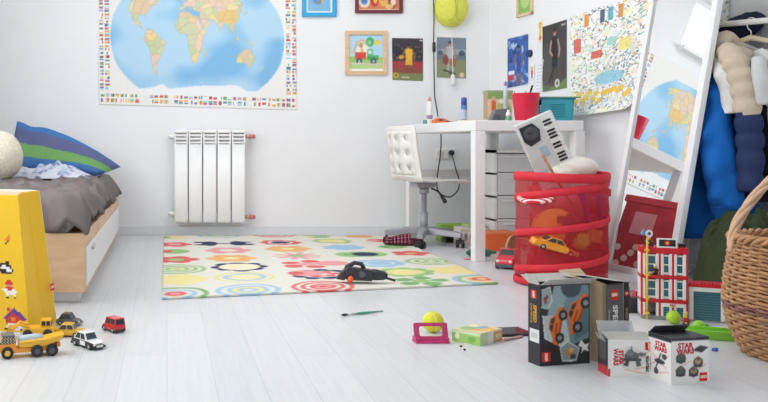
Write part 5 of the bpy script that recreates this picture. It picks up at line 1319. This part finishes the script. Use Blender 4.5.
# 3: low white box
WB_ = mc('e9e7e2', .45); SWR = mc('c8283a', .4)
fl, fr = F(608, 376.3), F(655.2, 377.2); h3 = .103; d3 = .06
t, w3 = carton('toy_set_box', 'low white toy box with a dark spacecraft, in front of the tan-sided box', fl, fr, d3, h3, WB_, top=False)
FM = FACE(w3, d3, h3)
R = Ras(80, 64, 'ebe9e4'); R.ell(.5, .5, .3, .3, 'dcd9d4')
for p in ([(.3, .4), (.9, .7)], [(.55, .2), (.98, .32)], [(.5, .6), (.95, .48)], [(.35, .2), (.8, .1)]): R.line(p, .012, 'd86a4a', .9)
R.ell(.5, .55, .15, .13, '5a5d62'); R.ell(.47, .64, .08, .09, '7a7d80'); R.rect(.3, .42, .7, .5, '44474c'); R.poly([(.32, .3), (.4, .48), (.46, .46), (.42, .28)], '3c3f44'); R.poly([(.6, .28), (.58, .46), (.66, .48), (.7, .3)], '50545a'); R.ell(.7, .6, .1, .05, '6d6f70'); R.line([(.5, .66), (.5, .8)], .02, '55585c'); R.rect(.0, .0, .05, .2, 'b8323a'); R.blur(1)
face_print('front_print', R, FM['front'], w3, h3, t)
text('lettering', 'STAR', .017, SWR, FM['front'] @ Matrix.Translation((.034, h3 * .52, .0006)) @ Matrix.Rotation(-PI / 2, 4, 'Z'), t, bold=.0007)
text('lettering', 'WARS', .017, SWR, FM['front'] @ Matrix.Translation((.020, h3 * .52, .0006)) @ Matrix.Rotation(-PI / 2, 4, 'Z'), t, bold=.0007)
brand_logo(FM['front'], w3 - .016, h3 - .018, .022, t, -PI / 2)
text('lettering', 'MICRO', .012, mc('33343a'), FM['front'] @ Matrix.Translation((w3 - .010, h3 * .36, .0006)) @ Matrix.Rotation(-PI / 2, 4, 'Z'), t, bold=.0005)
text('lettering', 'FIGHTERS', .010, mc('33343a'), FM['front'] @ Matrix.Translation((w3 - .022, h3 * .36, .0006)) @ Matrix.Rotation(-PI / 2, 4, 'Z'), t, bold=.0004)
R = Ras(20, 36, '3a3a40'); R.rect(0, 0, 1, .25, 'c2323c'); R.rect(.2, .4, .8, .9, '55565c'); R.blur(1); face_print('side_print', R, FM['left'], d3, h3, t)
CLF = mat('clear_film', 'e2e6e8', .15, var=.02, trans=.6)
b = MB(); b.T = Matrix.Translation((0, 0, h3)) @ Matrix.Rotation(math.radians(-78), 4, 'X'); b.box((.002, -.0006, 0), (w3 - .002, .0006, .05)); b.build('flap', CARD, t)
b = MB(); b.T = Matrix.Translation((0, d3, h3)) @ Matrix.Rotation(math.radians(-28), 4, 'X'); b.box((.002, -.0006, 0), (w3 * .8, .0006, .04)); b.build('flap', CLF, t)
b = MB(); b.prism([(-.035, -.001), (.004, -.001), (.012, .001), (-.03, .001)], 0, .05, axis='x'); 
b = MB(); b.T = Matrix.Translation((-.001, .01, h3 * .9)) @ Matrix.Rotation(math.radians(-30), 4, 'Y') ; b.box((-.0006, 0, -.0), (.0006, .045, .02)); b.build('flap', CLF, t)
# 4: cubic white box, corner on
C0 = F(671.5, 385); A = F(709, 383); B_ = F(655.8, 375.2)
v = A - C0; w4 = v.length; h4 = .124; d4 = .083
fl, fr = C0, A
t, w4 = carton('toy_set_box', 'cubic white toy box with dark top edge, nearest the wicker basket', fl, fr, d4, h4, WB_, top=True)
FM = FACE(w4, d4, h4)
R = Ras(70, 76, 'ebe9e4'); R.poly([(.55, .72), (.75, .82), (.98, .78), (.8, .67)], '34363b')
for p in ([(.1, .3), (.5, .5)], [(.5, .2), (.9, .42)], [(.15, .5), (.45, .7)]): R.line(p, .012, 'd8705a', .9)
for x, y, c_ in ((.25, .56, '4a5a4c'), (.7, .46, 'b89868'), (.24, .28, '4c5a52'), (.58, .26, '9a8055')): R.ell(x, y, .13, .11, '4a4a4c'); R.ell(x, y + .03, .08, .07, c_); R.ell(x, y + .08, .05, .05, '6a5a48'); R.rect(x - .12, y - .09, x + .12, y - .05, '35363a')
R.rect(0, .93, 1, 1, '2c2d32'); R.blur(1); face_print('front_print', R, FM['front'], w4, h4, t)
text('lettering', 'STAR', .019, SWR, FM['front'] @ Matrix.Translation((w4 * .36, h4 * .83, .0006)), t, bold=.0007)
text('lettering', 'WARS', .019, SWR, FM['front'] @ Matrix.Translation((w4 * .36, h4 * .71, .0006)), t, bold=.0007)
brand_logo(FM['front'], w4 - .018, .018, .023, t)
R = Ras(50, 76, 'e6e4df')
for p in ([(.1, .3), (.9, .6)], [(.2, .55), (.8, .3)], [(.3, .15), (.9, .25)]): R.line(p, .02, 'd8705a', .9)
R.ell(.5, .42, .22, .05, '3c3e42'); R.line([(.3, .2), (.55, .6)], .05, '3c3e42'); R.ell(.35, .2, .1, .07, '3c3e42'); R.ell(.7, .55, .1, .06, '4a4c50'); R.rect(0, .9, 1, 1, '2c2d32'); R.blur(1); face_print('side_print', R, FM['left'], d4, h4, t)
text('lettering', 'STAR', .016, SWR, FM['left'] @ Matrix.Translation((d4 * .55, h4 * .80, .0006)), t, bold=.0006)
text('lettering', 'WARS', .016, SWR, FM['left'] @ Matrix.Translation((d4 * .55, h4 * .69, .0006)), t, bold=.0006)
b = MB(); b.box((.0, .0, h4), (w4, d4, h4 + .0012)); b.build('top_panel', INK, t)
b = MB(); b.T = Matrix.Translation((0, d4, h4)) @ Matrix.Rotation(math.radians(48), 4, 'X'); b.box((.002, -.0008, 0), (w4 - .002, .0008, .03)); b.build('flap', mc('4a4c50', .5), t)
# ================================================================== TOY FIRE STATION
TRED = mc('cf2630', .3); TWH = mc('efeeea', .3); TGL = mat('teal_window', '3f6f7c', .12, var=.05); TGR = mc('8f9296', .4); TYE = mc('eec02c', .3); TBK = mc('2a2b30', .35)
fs = thing('toy_fire_station', 'three storey red and white toy brick fire station with yellow pole', 'toy building', F(641, 318.5), math.radians(-22)); fs.scale = (.93, .93, 1)
SW, SD, S_H = .162, .085, .268
fl_z = [0, .062, .15, .242]
for z0 in fl_z: bx('floor_slab', (0, 0, z0), (SW, SD, z0 + .022 if z0 > .2 else z0 + .014), TRED if z0 > 0 else TGR, fs, .001)
b = MB()
for k in range(14): b.cyl((.008 + k * .0113, .006, .264), (.008 + k * .0113, .006, .268), .0032, seg=8)
b.build('studs', TRED, fs)
bx('back_wall', (0, SD - .008, .014), (SW, SD, .242), TWH, fs, 0)
for x in (0, .062, .107, SW - .008):
    bx('column', (x, 0, .014), (x + .006, .012, .244), TRED, fs, .001)
for x in (.0065, .0525, .0685, .0975, .1135, .145):
    bx('pillar', (x, .001, .014), (x + .009, .014, .243), TWH, fs, .001)
for x in (.0, SW - .006): bx('side_wall', (x, .012, .014), (x + .006, SD - .008, .242), TWH, fs, .001)
for fz0, fz1 in ((.078, .146), (.166, .238)):
    for x0, x1 in ((.0155, .0525), (.0775, .0975), (.1225, .145)):
        w_ = bx('window', (x0, .008, fz0), (x1, .012, fz1), TGL, fs, 0)
        b = MB(); b.box((x0, .005, fz0), (x1, .009, fz0 + .008)).box((x0, .005, fz1 - .006), (x1, .009, fz1)).box((x0, .005, (fz0 + fz1) / 2 - .002), (x1, .009, (fz0 + fz1) / 2 + .002)).box((x0, .005, fz0), (x0 + .002, .009, fz1)).box((x1 - .002, .005, fz0), (x1, .009, fz1)); b.build('window_bars', TWH, w_)
dr = bx('door', (.072, .006, .016), (.145, .01, .048), TGL, fs, 0)
b = MB()
for k in range(3): b.box((.072, .004, .022 + k * .009), (.145, .007, .024 + k * .009))
b.build('door_bars', mc('6fa0ac', .3), dr)
sg = bx('sign', (.072, -.002, .049), (.145, .006, .062), TWH, fs, 0)
text('lettering', 'FIRE', .011, TRED, frame((.108, -.0026, .0555), (1, 0, 0), (0, 0, 1)), sg, bold=.0003)
tp_ = bx('roof_sign', (.055, .0, .264), (.125, .012, .298), TWH, fs, .001)
bx('roof_sign_panel', (.062, -.002, .270), (.118, .0, .294), TBK, tp_, 0)
b = MB(); b.prism([(.09 + .012 * math.sin(2 * PI * k / 16) * (1.0 if k % 2 == 0 else .75), .282 + .010 * math.cos(2 * PI * k / 16) * (1.0 if k % 2 == 0 else .75)) for k in range(16)], -.003, -.001); b.build('badge', TRED, tp_)
b = MB(); b.prism([(.09 + .005 * math.sin(2 * PI * k / 10), .282 + .005 * math.cos(2 * PI * k / 10)) for k in range(10)], -.004, -.002); b.build('badge_centre', TYE, tp_)
bx('roof_box', (.135, .03, .264), (.158, .06, .278), TBK, fs, .001); bx('roof_box', (.02, .035, .264), (.05, .07, .282), TBK, fs, .001)
b = MB(); b.cyl((.02, -.008, .0), (.02, -.008, .3), .0038, seg=10); b.build('fire_pole', TYE, fs)
b = MB()
for z in (.02, .075, .16, .25): b.box((.012, -.012, z), (.028, .0, z + .007))
b.build('pole_clip', TYE, fs)
rdm = thing('toy_dish', 'little blue and white dish on top of the yellow fire station pole', 'toy part', fs.location + Vector((.019, -.008, .301)))
b = MB(); b.cyl((0, 0, 0), (0, 0, .012), .003, seg=8); b.build('stem', TGR, rdm)
b = MB(); b.tube([(.002, .0, .014), (.002, -.005, .014), (.002, -.008, .014)], [.006, .013, .014], 14); b.build('dish', TWH, rdm)
b = MB(); b.box((-.02, -.004, .01), (-.008, .006, .02)).box((-.017, -.004, .02), (-.012, .004, .028)); b.build('bracket', mc('5f9ad0', .3), rdm)
b = MB(); b.tube([(.002, -.008, .014), (.002, -.010, .014)], [.006, .005], 10); b.build('dish_centre', mc('4a4c52'), rdm)

def minifig(name, label, loc, rz, torso, legs, hat, s=1.0, lying=None):
    t = thing(name, label, 'toy figure', loc, rz)
    if lying: t.rotation_euler = lying
    T = Matrix.Scale(s, 4)
    def mb(): b = MB(); b.T = T; return b
    for x in (-.0041, .0041):
        b = mb(); b.box((x - .0038, -.004, 0), (x + .0038, .004, .012)); b.build('leg', mc(legs, .3), t, .0005)
    b = mb(); b.prism([(-.008, .012), (.008, .012), (.0062, .024), (-.0062, .024)], -.004, .004); b.build('torso', mc(torso, .3), t, .0005)
    for sx in (-1, 1):
        b = mb(); b.tube([(sx * .0065, 0, .023), (sx * .0095, -.001, .017), (sx * .0095, -.005, .013)], [.0024, .0024, .002], 8); a_ = b.build('arm', mc(torso, .3), t)
        b = mb(); b.sphere((sx * .0095, -.007, .012), .0024, seg=8, n=6); b.build('hand', TYE, a_)
    b = mb(); b.tube([(0, 0, .024), (0, 0, .026), (0, 0, .033), (0, 0, .035)], [.0035, .005, .005, .0035], 14); hd = b.build('head', TYE, t)
    b = mb(); b.box((-.0028, -.0056, .030), (-.0014, -.0048, .0314)).box((.0014, -.0056, .030), (.0028, -.0048, .0314)).box((-.002, -.0056, .0268), (.002, -.0048, .0276)); b.build('face', TBK, hd)
    b = mb(); b.tube([(0, 0, .0315), (0, 0, .033), (0, 0, .038), (0, 0, .04)], [.0058, .0062, .0052, .003], 14); b.build('helmet', mc(hat, .3), hd)
    return t
minifig('toy_figure', 'tiny toy figure in dark clothes in the top left window of the fire station', fs.location + Vector((.042, -.018, .164)), 0, '3a3c42', '2e3036', 'e9e9e6')
bx('ledge', (.028, -.03, .158), (.06, .0, .164), TRED, fs, .0005)
minifig('toy_figure', 'tiny toy figure with white helmet standing on the fire station roof', fs.location + Vector((.045, .025, .2645)), .3, '4a4d55', '3a3c42', 'efefec')
minifig('toy_figure', 'small toy figure in blue and white standing behind the tan-sided toy box', F(628, 312) + Vector((0, 0, .058)), .6, '4f86c0', '2c2d33', 'ececea', 1.25)
o = bx('toy_crate', (-.03, -.025, 0), (.03, .025, .058), mc('33353a', .4), None, .002); o.location = F(628, 312); tag(o, 'dark toy crate on the floor behind the tan-sided toy box, left of the fire station', 'toy part')
lf = thing('toy_lattice', 'red toy lattice tower with struts on the floor just left of the fire station', 'toy part', F(631, 312) + Vector((.03, .02, 0)), 0)
b = MB(); b.box((0, 0, 0), (.005, .03, .075)).box((.028, 0, 0), (.033, .03, .075)); b.build('post', TRED, lf)
b = MB()
for z in (.008, .028, .048, .068): b.box((.005, 0, z), (.028, .006, z + .005))
b.build('rung', TRED, lf)
# garage
ga = thing('toy_garage', 'low white and red toy brick garage with teal shutter, right of the fire station', 'toy building', F(689, 321), math.radians(-24))
GW, GD, GH = .142, .08, .125
bx('base', (0, 0, 0), (GW, GD, .006), TGR, ga, 0)
b = MB(); b.box((0, 0, .006), (.014, .012, GH)).box((.098, 0, .006), (.112, .012, GH)).box((.014, 0, GH - .016), (.098, .012, GH)); b.build('door_frame', TWH, ga, .001)
sh = bx('shutter', (.014, .005, .006), (.098, .009, GH - .016), TGL, ga, 0)
b = MB()
for k in range(11): b.box((.014, .004, .010 + k * .0092), (.098, .006, .0115 + k * .0092))
b.build('shutter_slats', mc('5c8894', .3), sh)
bx('red_wall', (.112, 0, .006), (GW, .012, GH), TRED, ga, .001)
bx('roof', (-.003, -.003, GH), (GW + .003, GD, GH + .012), TRED, ga, .001)
b = MB()
for k in range(11): b.cyl((.004 + k * .0115, .004, GH + .012), (.004 + k * .0115, .004, GH + .016), .0032, seg=8)
b.build('studs', TRED, ga)
for x in (0, GW - .006): bx('side_wall', (x, .012, .006), (x + .006, GD, GH), TRED, ga, 0)
bx('back_wall', (.006, GD - .006, .006), (GW - .006, GD, GH), TWH, ga, 0)
for z in (.035, .075): bx('lamp_bracket', (.114, -.006, z), (.132, 0, z + .01), TYE, ga, .001)
text('number', '1', .016, TWH, frame((.127, -.0008, .110), (1, 0, 0), (0, 0, 1)), ga)
gt_ = bc2 = F(673, 322.5)
t = thing('green_ball', 'bright lime green toy ball on the floor in front of the fire station', 'ball', F(673.5, 324) + Vector((0, 0, .0235)))
b = MB(); b.sphere((0, 0, 0), .0235, seg=24, n=14); b.v = [tuple(Vector(v) * (1 + .05 * noise.noise(Vector(v) * 60))) for v in b.v]; b.build('ball_skin', mc('a6cf2e', .4), t)
b = MB(); b.tube([(.0, 0, .021), (.003, -.002, .027)], .003, 8); b.build('nub', mc('7fa62a'), t)
minifig('toy_figure', 'toy figure with red and black clothes beside the lime green ball', F(686, 327), .4, 'b8303a', '2d2e33', 'c9b06a', 1.35)
o = bx('toy_part', (-.012, -.01, 0), (.012, .01, .012), mc('d8cfae', .5), None, .001); o.location = F(691, 329); tag(o, 'small cream toy piece between lime ball and garage', 'toy part')
tr = thing('green_tray', 'long bright green plastic toy piece on the floor between garage and wicker basket', 'toy part', F(712, 338), math.radians(-20))
b = MB(); b.rings([[(x, -.035, 0), (x, .035, 0), (x, .04, .03), (x, .03, .03), (x, .028, .008), (x, -.028, .008), (x, -.03, .03), (x, -.04, .03)] for x in (-.085, .09)], smooth=False); b.build('tray', mc('86cf3a', .35), tr, .002)
o = thing('green_knob_toy', 'lime green rounded toy lying in front of the garage', 'toy part', F(699, 329) + Vector((0, 0, .015)))
b = MB(); b.sphere((0, 0, 0), (.02, .016, .015), seg=18, n=10); b.build('toy_body', mc('8fd03c', .4), o); b = MB(); b.cyl((.012, 0, .002), (.03, -.006, -.004), .006, seg=10); b.build('toy_stem', mc('6fae30', .4), o)

# ================================================================== WICKER BASKET
WK = mat('wicker', 'b2845a', .5, var=.24, scale=28, bump=.2, bscale=60); WKD = mat('dark_wicker', '8a5a50', .55, var=.15, scale=30)
wb = thing('wicker_basket', 'big brown wicker basket with arched handle at the right edge', 'basket', (1.922, 2.47, 0)); wb.scale = (1, 1, .95)
WPR = [(0, .15), (.04, .172), (.10, .193), (.17, .202), (.24, .199), (.31, .189), (.375, .183)]
def wrad(z):
    for (z0, r0), (z1, r1) in zip(WPR[:-1], WPR[1:]):
        if z <= z1:
            t = (z - z0) / (z1 - z0); t = t * t * (3 - 2 * t) * .4 + t * .6; return r0 + (r1 - r0) * t
    return WPR[-1][1]
NSK = 38
b = MB(); bd2 = MB()
rows = 31
for i in range(rows):
    z = .008 + i * .0118; r = wrad(z)
    pts = []
    n = NSK * 4
    for k in range(n):
        a = 2 * PI * k / n; ph = a * NSK / 2 + PI * (i % 2)
        pts.append(((r + .0052 * math.sin(ph)) * math.cos(a), (r + .0052 * math.sin(ph)) * math.sin(a), z + .0012 * math.sin(ph * 2)))
    (bd2 if i in (12, 13) else b).tube(pts, .0056, 6, closed=True)
b.build('weave', WK, wb, fix=False); bd2.build('dark_weave', WKD, wb, fix=False)
b = MB()
for k in range(NSK):
    a = 2 * PI * (k + .5 * 0) / NSK
    b.tube([((wrad(z)) * math.cos(a), (wrad(z)) * math.sin(a), z) for z in [.0 + .372 * q / 10 for q in range(11)]], .0036, 6)
b.build('stakes', WK, wb, fix=False)
b = MB(); b.lathe([(.001, .004), (.148, .004), (.15, .012), (.001, .012)], 40, cap=False); b.build('bottom', WK, wb)
b = MB()
for ph in (0, 2 * PI / 3, 4 * PI / 3):
    b.tube([((wrad(.37) + .009 * math.cos(14 * a + ph)) * math.cos(a), (wrad(.37) + .009 * math.cos(14 * a + ph)) * math.sin(a), .375 + .009 * math.sin(14 * a + ph)) for a in [2 * PI * k / 170 for k in range(170)]], .0072, 6, closed=True)
b.build('braided_rim', WK, wb, fix=False)
hp = smooth([(-.183, .05, .33), (-.178, .05, .40), (-.146, .04, .475), (-.096, .025, .55), (-.038, .01, .6), (.038, -.01, .6), (.096, -.025, .55), (.146, -.04, .475), (.178, -.05, .40), (.183, -.05, .33)], 8)
b = MB()
for ph in (0, PI / 2, PI, 1.5 * PI):
    pts = []
    for k, p in enumerate(hp):
        tg = (hp[min(k + 1, len(hp) - 1)] - hp[max(k - 1, 0)]).normalized(); n1 = tg.cross(Vector((0, 1, 0))).normalized(); n2 = tg.cross(n1); a = ph + k * .22
        pts.append(p + (n1 * math.cos(a) + n2 * math.sin(a)) * .0075)
    b.tube(pts, .0078, 7)
b.build('handle', mat('handle_wicker', 'd0a988', .55, var=.15, scale=25), wb, fix=False)

# ================================================================== CLOTHES RACK AND CLOTHES
rk = thing('clothes_rack', 'white clothes rail standing in the niche behind the mirror', 'clothes rack', (2.6, 4.1, 0))
RA = Vector((0, 0, 1.228)); RBv = Vector((.31, -.31, 1.228))
b = MB(); b.cyl(RA, RBv, .014, seg=16); b.build('rail', mat('white_rail', 'eceae4', .35, var=.01), rk)
for p in (RA, RBv): b = MB(); b.cyl((p.x, p.y, .02), (p.x, p.y, 1.24), .012, seg=14); b.build('post', WHITE, rk)
for p in (RA, RBv): b = MB(); b.tube([(p.x - .07, p.y - .07, .014), (p.x + .07, p.y + .07, .014)], .013, 10); b.build('foot', WHITE, rk)

def fold_rings(rows, n=56, amp=.10, freq=7, seed=0.0):
    """rows: (pixel x, pixel y, depth, half width, half depth) -> cloth cross-sections with hanging folds"""
    rs = []; m = len(rows) - 1
    K = 5
    fine = []
    for i in range(m):
        for k in range(K):
            t = k / K; fine.append(tuple(rows[i][q] * (1 - t) + rows[i + 1][q] * t for q in range(5)))
    fine.append(rows[-1])
    for i, (px, py, Y, hw, hd) in enumerate(fine):
        c = P(px, py, Y); f_ = i / len(fine)
        ring = []
        for k in range(n):
            a = 2 * PI * k / n
            w_ = amp * (.25 + f_) * (math.sin(freq * a + seed + 1.6 * noise.noise(Vector((f_ * 3, a, seed)))) * .6 + .9 * noise.noise(Vector((math.cos(a) * 2.2, math.sin(a) * 2.2, f_ * 3 + seed))))
            ring.append(c + Vector((hw * (1 + w_) * math.cos(a), hd * (1 + w_) * math.sin(a), .012 * noise.noise(Vector((a * 2, seed, f_ * 4))))))
        rs.append(ring)
    return rs
def sleeve(pts, radii, seed=0.0, n=20, wr=.08, seg=5):
    P_ = smooth(pts, seg); m = len(P_); rs = []
    rr = [np.interp(i / (m - 1) * (len(radii) - 1), range(len(radii)), radii) for i in range(m)]
    b = MB(); b.tube(P_, [float(r) for r in rr], n)
    b.v = [tuple(Vector(v) + Vector((1, 1, .3)) * (wr * .11 * noise.noise(Vector((v[0] * 14 + seed, v[1] * 14, v[2] * 17))))) for v in b.v]
    return b
def cloth(col, **k): return mat('cloth_' + col, col, .85, var=.06, scale=9, bump=.25, bscale=70, spec=.15, **k)
BLU = cloth('1c66b8'); BGE = cloth('cdbda8'); NVY = cloth('2f3a5e'); WHC = cloth('e4e2de'); GRC = cloth('c9cccd'); BKC = cloth('2a2a2e'); KHK = cloth('3c4630'); NV2 = cloth('2b3048')
# blue jacket
t = thing('blue_jacket', 'bright blue jacket hanging right beside the mirror', 'jacket', (0, 0, 0))
b = MB(); b.rings(fold_rings([(721, 60, 4.10, .035, .05), (717, 72, 4.10, .08, .09), (715, 100, 4.10, .11, .10), (713, 150, 4.08, .15, .10), (715, 200, 4.04, .19, .11), (718, 236, 4.02, .205, .12)], amp=.2, seed=1)); b.build('body', BLU, t)
sleeve([P(722, 64, 3.98), P(716, 90, 3.93), P(716, 135, 3.875), P(723, 180, 3.84), P(730, 211, 3.825)], [.036, .058, .073, .074, .067], 2, 26, .3).build('sleeve', BLU, t)
b = sleeve([P(727, 203, 3.828), P(731, 217, 3.823)], [.071, .066], 2, 24, .04); b.build('cuff', cloth('1857a2'), t)
# white shirt
t = thing('white_shirt', 'white shirt hanging between the blue jacket and the beige puffer jacket', 'shirt', (0, 0, 0))
b = MB(); b.rings(fold_rings([(721, 52, 3.98, .02, .03), (724, 62, 3.98, .035, .08), (727, 85, 3.98, .04, .10), (729, 118, 3.98, .045, .10), (729, 175, 3.99, .05, .10)], amp=.08, seed=5)); b.build('body', WHC, t)
sleeve([P(716, 57, 3.93), P(725, 74, 3.85), P(731, 95, 3.84), P(732, 113, 3.84)], [.03, .045, .046, .042], 7, 18, .14).build('sleeve', WHC, t)
# beige and navy puffer
t = thing('puffer_jacket', 'beige and navy quilted puffer jacket hanging on the clothes rail', 'jacket', (0, 0, 0))
rows = [(734, 47, 3.94, .035, .05), (738, 56, 3.94, .06, .10), (741, 75, 3.94, .075, .115), (743, 113, 3.94, .08, .115), (744, 150, 3.94, .085, .115), (745, 200, 3.94, .085, .115)]
rs = fold_rings(rows, amp=.05, seed=3)
rs = [[(lambda c, p, q: c + (p - c) * q)(sum((Vector(v) for v in r), Vector()) / len(r), Vector(p), 1 + .07 * abs(math.sin(i * .62))) for p in r] for i, r in enumerate(rs)]
b = MB(); b.rings(rs)
b.m = [1 if sum(b.v[j][2] for j in f_) / len(f_) < P(745, 113, 3.9).z else 0 for f_ in b.f]
b.build('body', [BGE, NVY], t)
sp_ = smooth([P(725, 50, 3.88), P(734, 60, 3.81), P(743, 83, 3.77), P(748, 115, 3.76), P(750, 150, 3.76), P(749, 192, 3.76)], 10); m = len(sp_)
b = MB(); b.tube(sp_, [(.040 + .012 * min(1, i / 10)) * (.9 + .2 * abs(math.sin(i * PI / 5.0)) ** .7) for i in range(m)], 22)
b.m = [1 if sum(b.v[j][2] for j in f_) / len(f_) < P(745, 114, 3.77).z else 0 for f_ in b.f]
b.build('sleeve', [BGE, NVY], t)
sleeve([P(721, 53, 3.93), P(721, 43, 3.92), P(726, 38, 3.93), P(733, 43, 3.95), P(738, 52, 3.95)], [.024, .034, .036, .032, .022], 9, 16, .06).build('collar', BGE, t)
# light grey shirt and dark trousers at the frame edge
t = thing('grey_shirt', 'light grey shirt hanging at the right edge beside the puffer jacket', 'shirt', (0, 0, 0))
b = MB(); b.rings(fold_rings([(760, 50, 3.80, .02, .03), (768, 62, 3.80, .055, .09), (772, 85, 3.80, .065, .10), (775, 108, 3.80, .068, .10), (775, 130, 3.80, .068, .10)], amp=.07, seed=8)); b.build('body', GRC, t)
sleeve([P(758, 58, 3.73), P(761, 80, 3.70), P(765, 104, 3.70)], [.026, .034, .032], 3, 16, .08).build('sleeve', GRC, t)
t = thing('black_trousers', 'black trousers hanging at the right edge under the light grey shirt', 'trousers', (0, 0, 0))
b = MB(); b.rings(fold_rings([(772, 92, 3.79, .05, .06), (772, 140, 3.79, .055, .07), (773, 200, 3.79, .058, .07)], amp=.07, seed=11)); b.build('trouser_legs', BKC, t)
t = thing('navy_coat', 'dark navy coat slung over the clothes rail behind the other clothes', 'coat', (0, 0, 0))
b = MB(); b.rings(fold_rings([(752, 13, 4.02, .03, .03), (748, 20, 4.03, .09, .05), (736, 32, 4.10, .10, .05), (716, 50, 4.18, .11, .05), (714, 110, 4.2, .11, .05), (714, 190, 4.21, .11, .05)], amp=.10, seed=13)); b.build('body', NV2, t)
sleeve([P(708, 26, 4.12), P(706, 45, 4.1), P(708, 70, 4.1)], [.02, .03, .03], 4, 14, .08).build('sleeve', BKC, t)
for k, (px_, Y, lb, c_) in enumerate(((720, 3.99, 'clothes hanger with metal hook carrying the beige puffer jacket', 'b8b6b0'), (751, 3.86, 'pale hanger with metal hook carrying the light grey shirt', 'd9c9a8'))):
    rc_ = P(px_, 22.5, Y)
    t_ = ((rc_.x - 2.6) / .31) if False else None
    q = Vector((2.6, 4.1, 1.228)); s_ = ((px_ - PX) / FOC * 4.1 - 2.6) / (.31 + .31 * (px_ - PX) / FOC); q = q + Vector((.31, -.31, 0)) * s_
    t = thing('clothes_hanger', lb, 'hanger', q, math.radians(45))
    b = MB(); b.tube([(0, .0195 * math.cos(a), .0195 * math.sin(a)) for a in [math.radians(200 - 10 * i) for i in range(22)]] + [(0, .012, -.03), (0, 0, -.045), (0, 0, -.075)], .003, 8); b.build('hook', CHROME, t)
    b = MB(); b.tube([(0, -.17, -.15), (0, -.09, -.105), (0, 0, -.075), (0, .09, -.105), (0, .17, -.15)], [.009, .012, .014, .012, .009], 10); b.build('shoulder_bar', mc(c_, .5), t)
# khaki jacket in a heap
def heap(u, v):
    x, y = (u - .5) * 2, (v - .5) * 2; rr = min(1, math.hypot(x, y)); q = max(0, 1 - rr ** 2.6)
    n1 = noise.noise(Vector((x * 2.4, y * 2.4, 5))); n2 = abs(noise.noise(Vector((x * 4 + y, y * 3.2 - x * 2, 2))))
    s = 1 / max(1e-6, max(abs(x), abs(y))) * min(1, math.hypot(x, y)) if (x or y) else 1
    cx_, cy_ = x, y
    if x or y:
        m_ = max(abs(x), abs(y)); h_ = math.hypot(x, y); cx_, cy_ = x * m_ / h_, y * m_ / h_
    q = max(0, 1 - math.hypot(cx_, cy_) ** 4)
    return Vector((2.57 + cx_ * .2, 3.66 + cy_ * .17, max(.004, q * (.335 + .08 * n1 - .13 * n2))))
b = MB(); NG = 56
b.add([heap(i / (NG - 1), j / (NG - 1)) for j in range(NG) for i in range(NG)], [(j * NG + i, j * NG + i + 1, (j + 1) * NG + i + 1, (j + 1) * NG + i) for j in range(NG - 1) for i in range(NG - 1)], 0, True)
o = b.build('khaki_jacket', KHK); tag(o, 'dark green jacket heaped on the floor below the blue jacket', 'jacket')

# ================================================================== LIGHT
wd = bpy.data.worlds.new('daylight'); scene.world = wd; wd.use_nodes = True
bg = wd.node_tree.nodes['Background']; bg.inputs['Color'].default_value = (.93, .97, 1.0, 1); bg.inputs['Strength'].default_value = 2.2
def area(name, loc, rot, sx, sy, pw_, col=(1, 1, 1)):
    l = bpy.data.lights.new(name, 'AREA'); l.shape = 'RECTANGLE'; l.size = sx; l.size_y = sy; l.energy = pw_; l.color = col
    o = bpy.data.objects.new(name, l); o.location = loc; o.rotation_euler = rot; link(o); return o
area('window_daylight', (LX - .06, (LY0 + LY1) / 2, 1.55), (0, -PI / 2, 0), 1.5, 3.1, 60, (.97, .985, 1))
area('added_fill_light', (.8, 4.2, 2.66), (0, 0, 0), 1.2, 1.2, 22, (.98, .985, 1))  # unseen fill added to lift the shade at the back; no fixture here
scene.view_settings.view_transform = 'Standard'; scene.view_settings.look = 'None'
scene.view_settings.gamma = 1; scene.view_settings.use_curve_mapping = False
scene.view_settings.exposure = -0.28
scene.cycles.use_denoising = True
scene.cycles.max_bounces = 8; scene.cycles.diffuse_bounces = 5; scene.cycles.transparent_max_bounces = 12
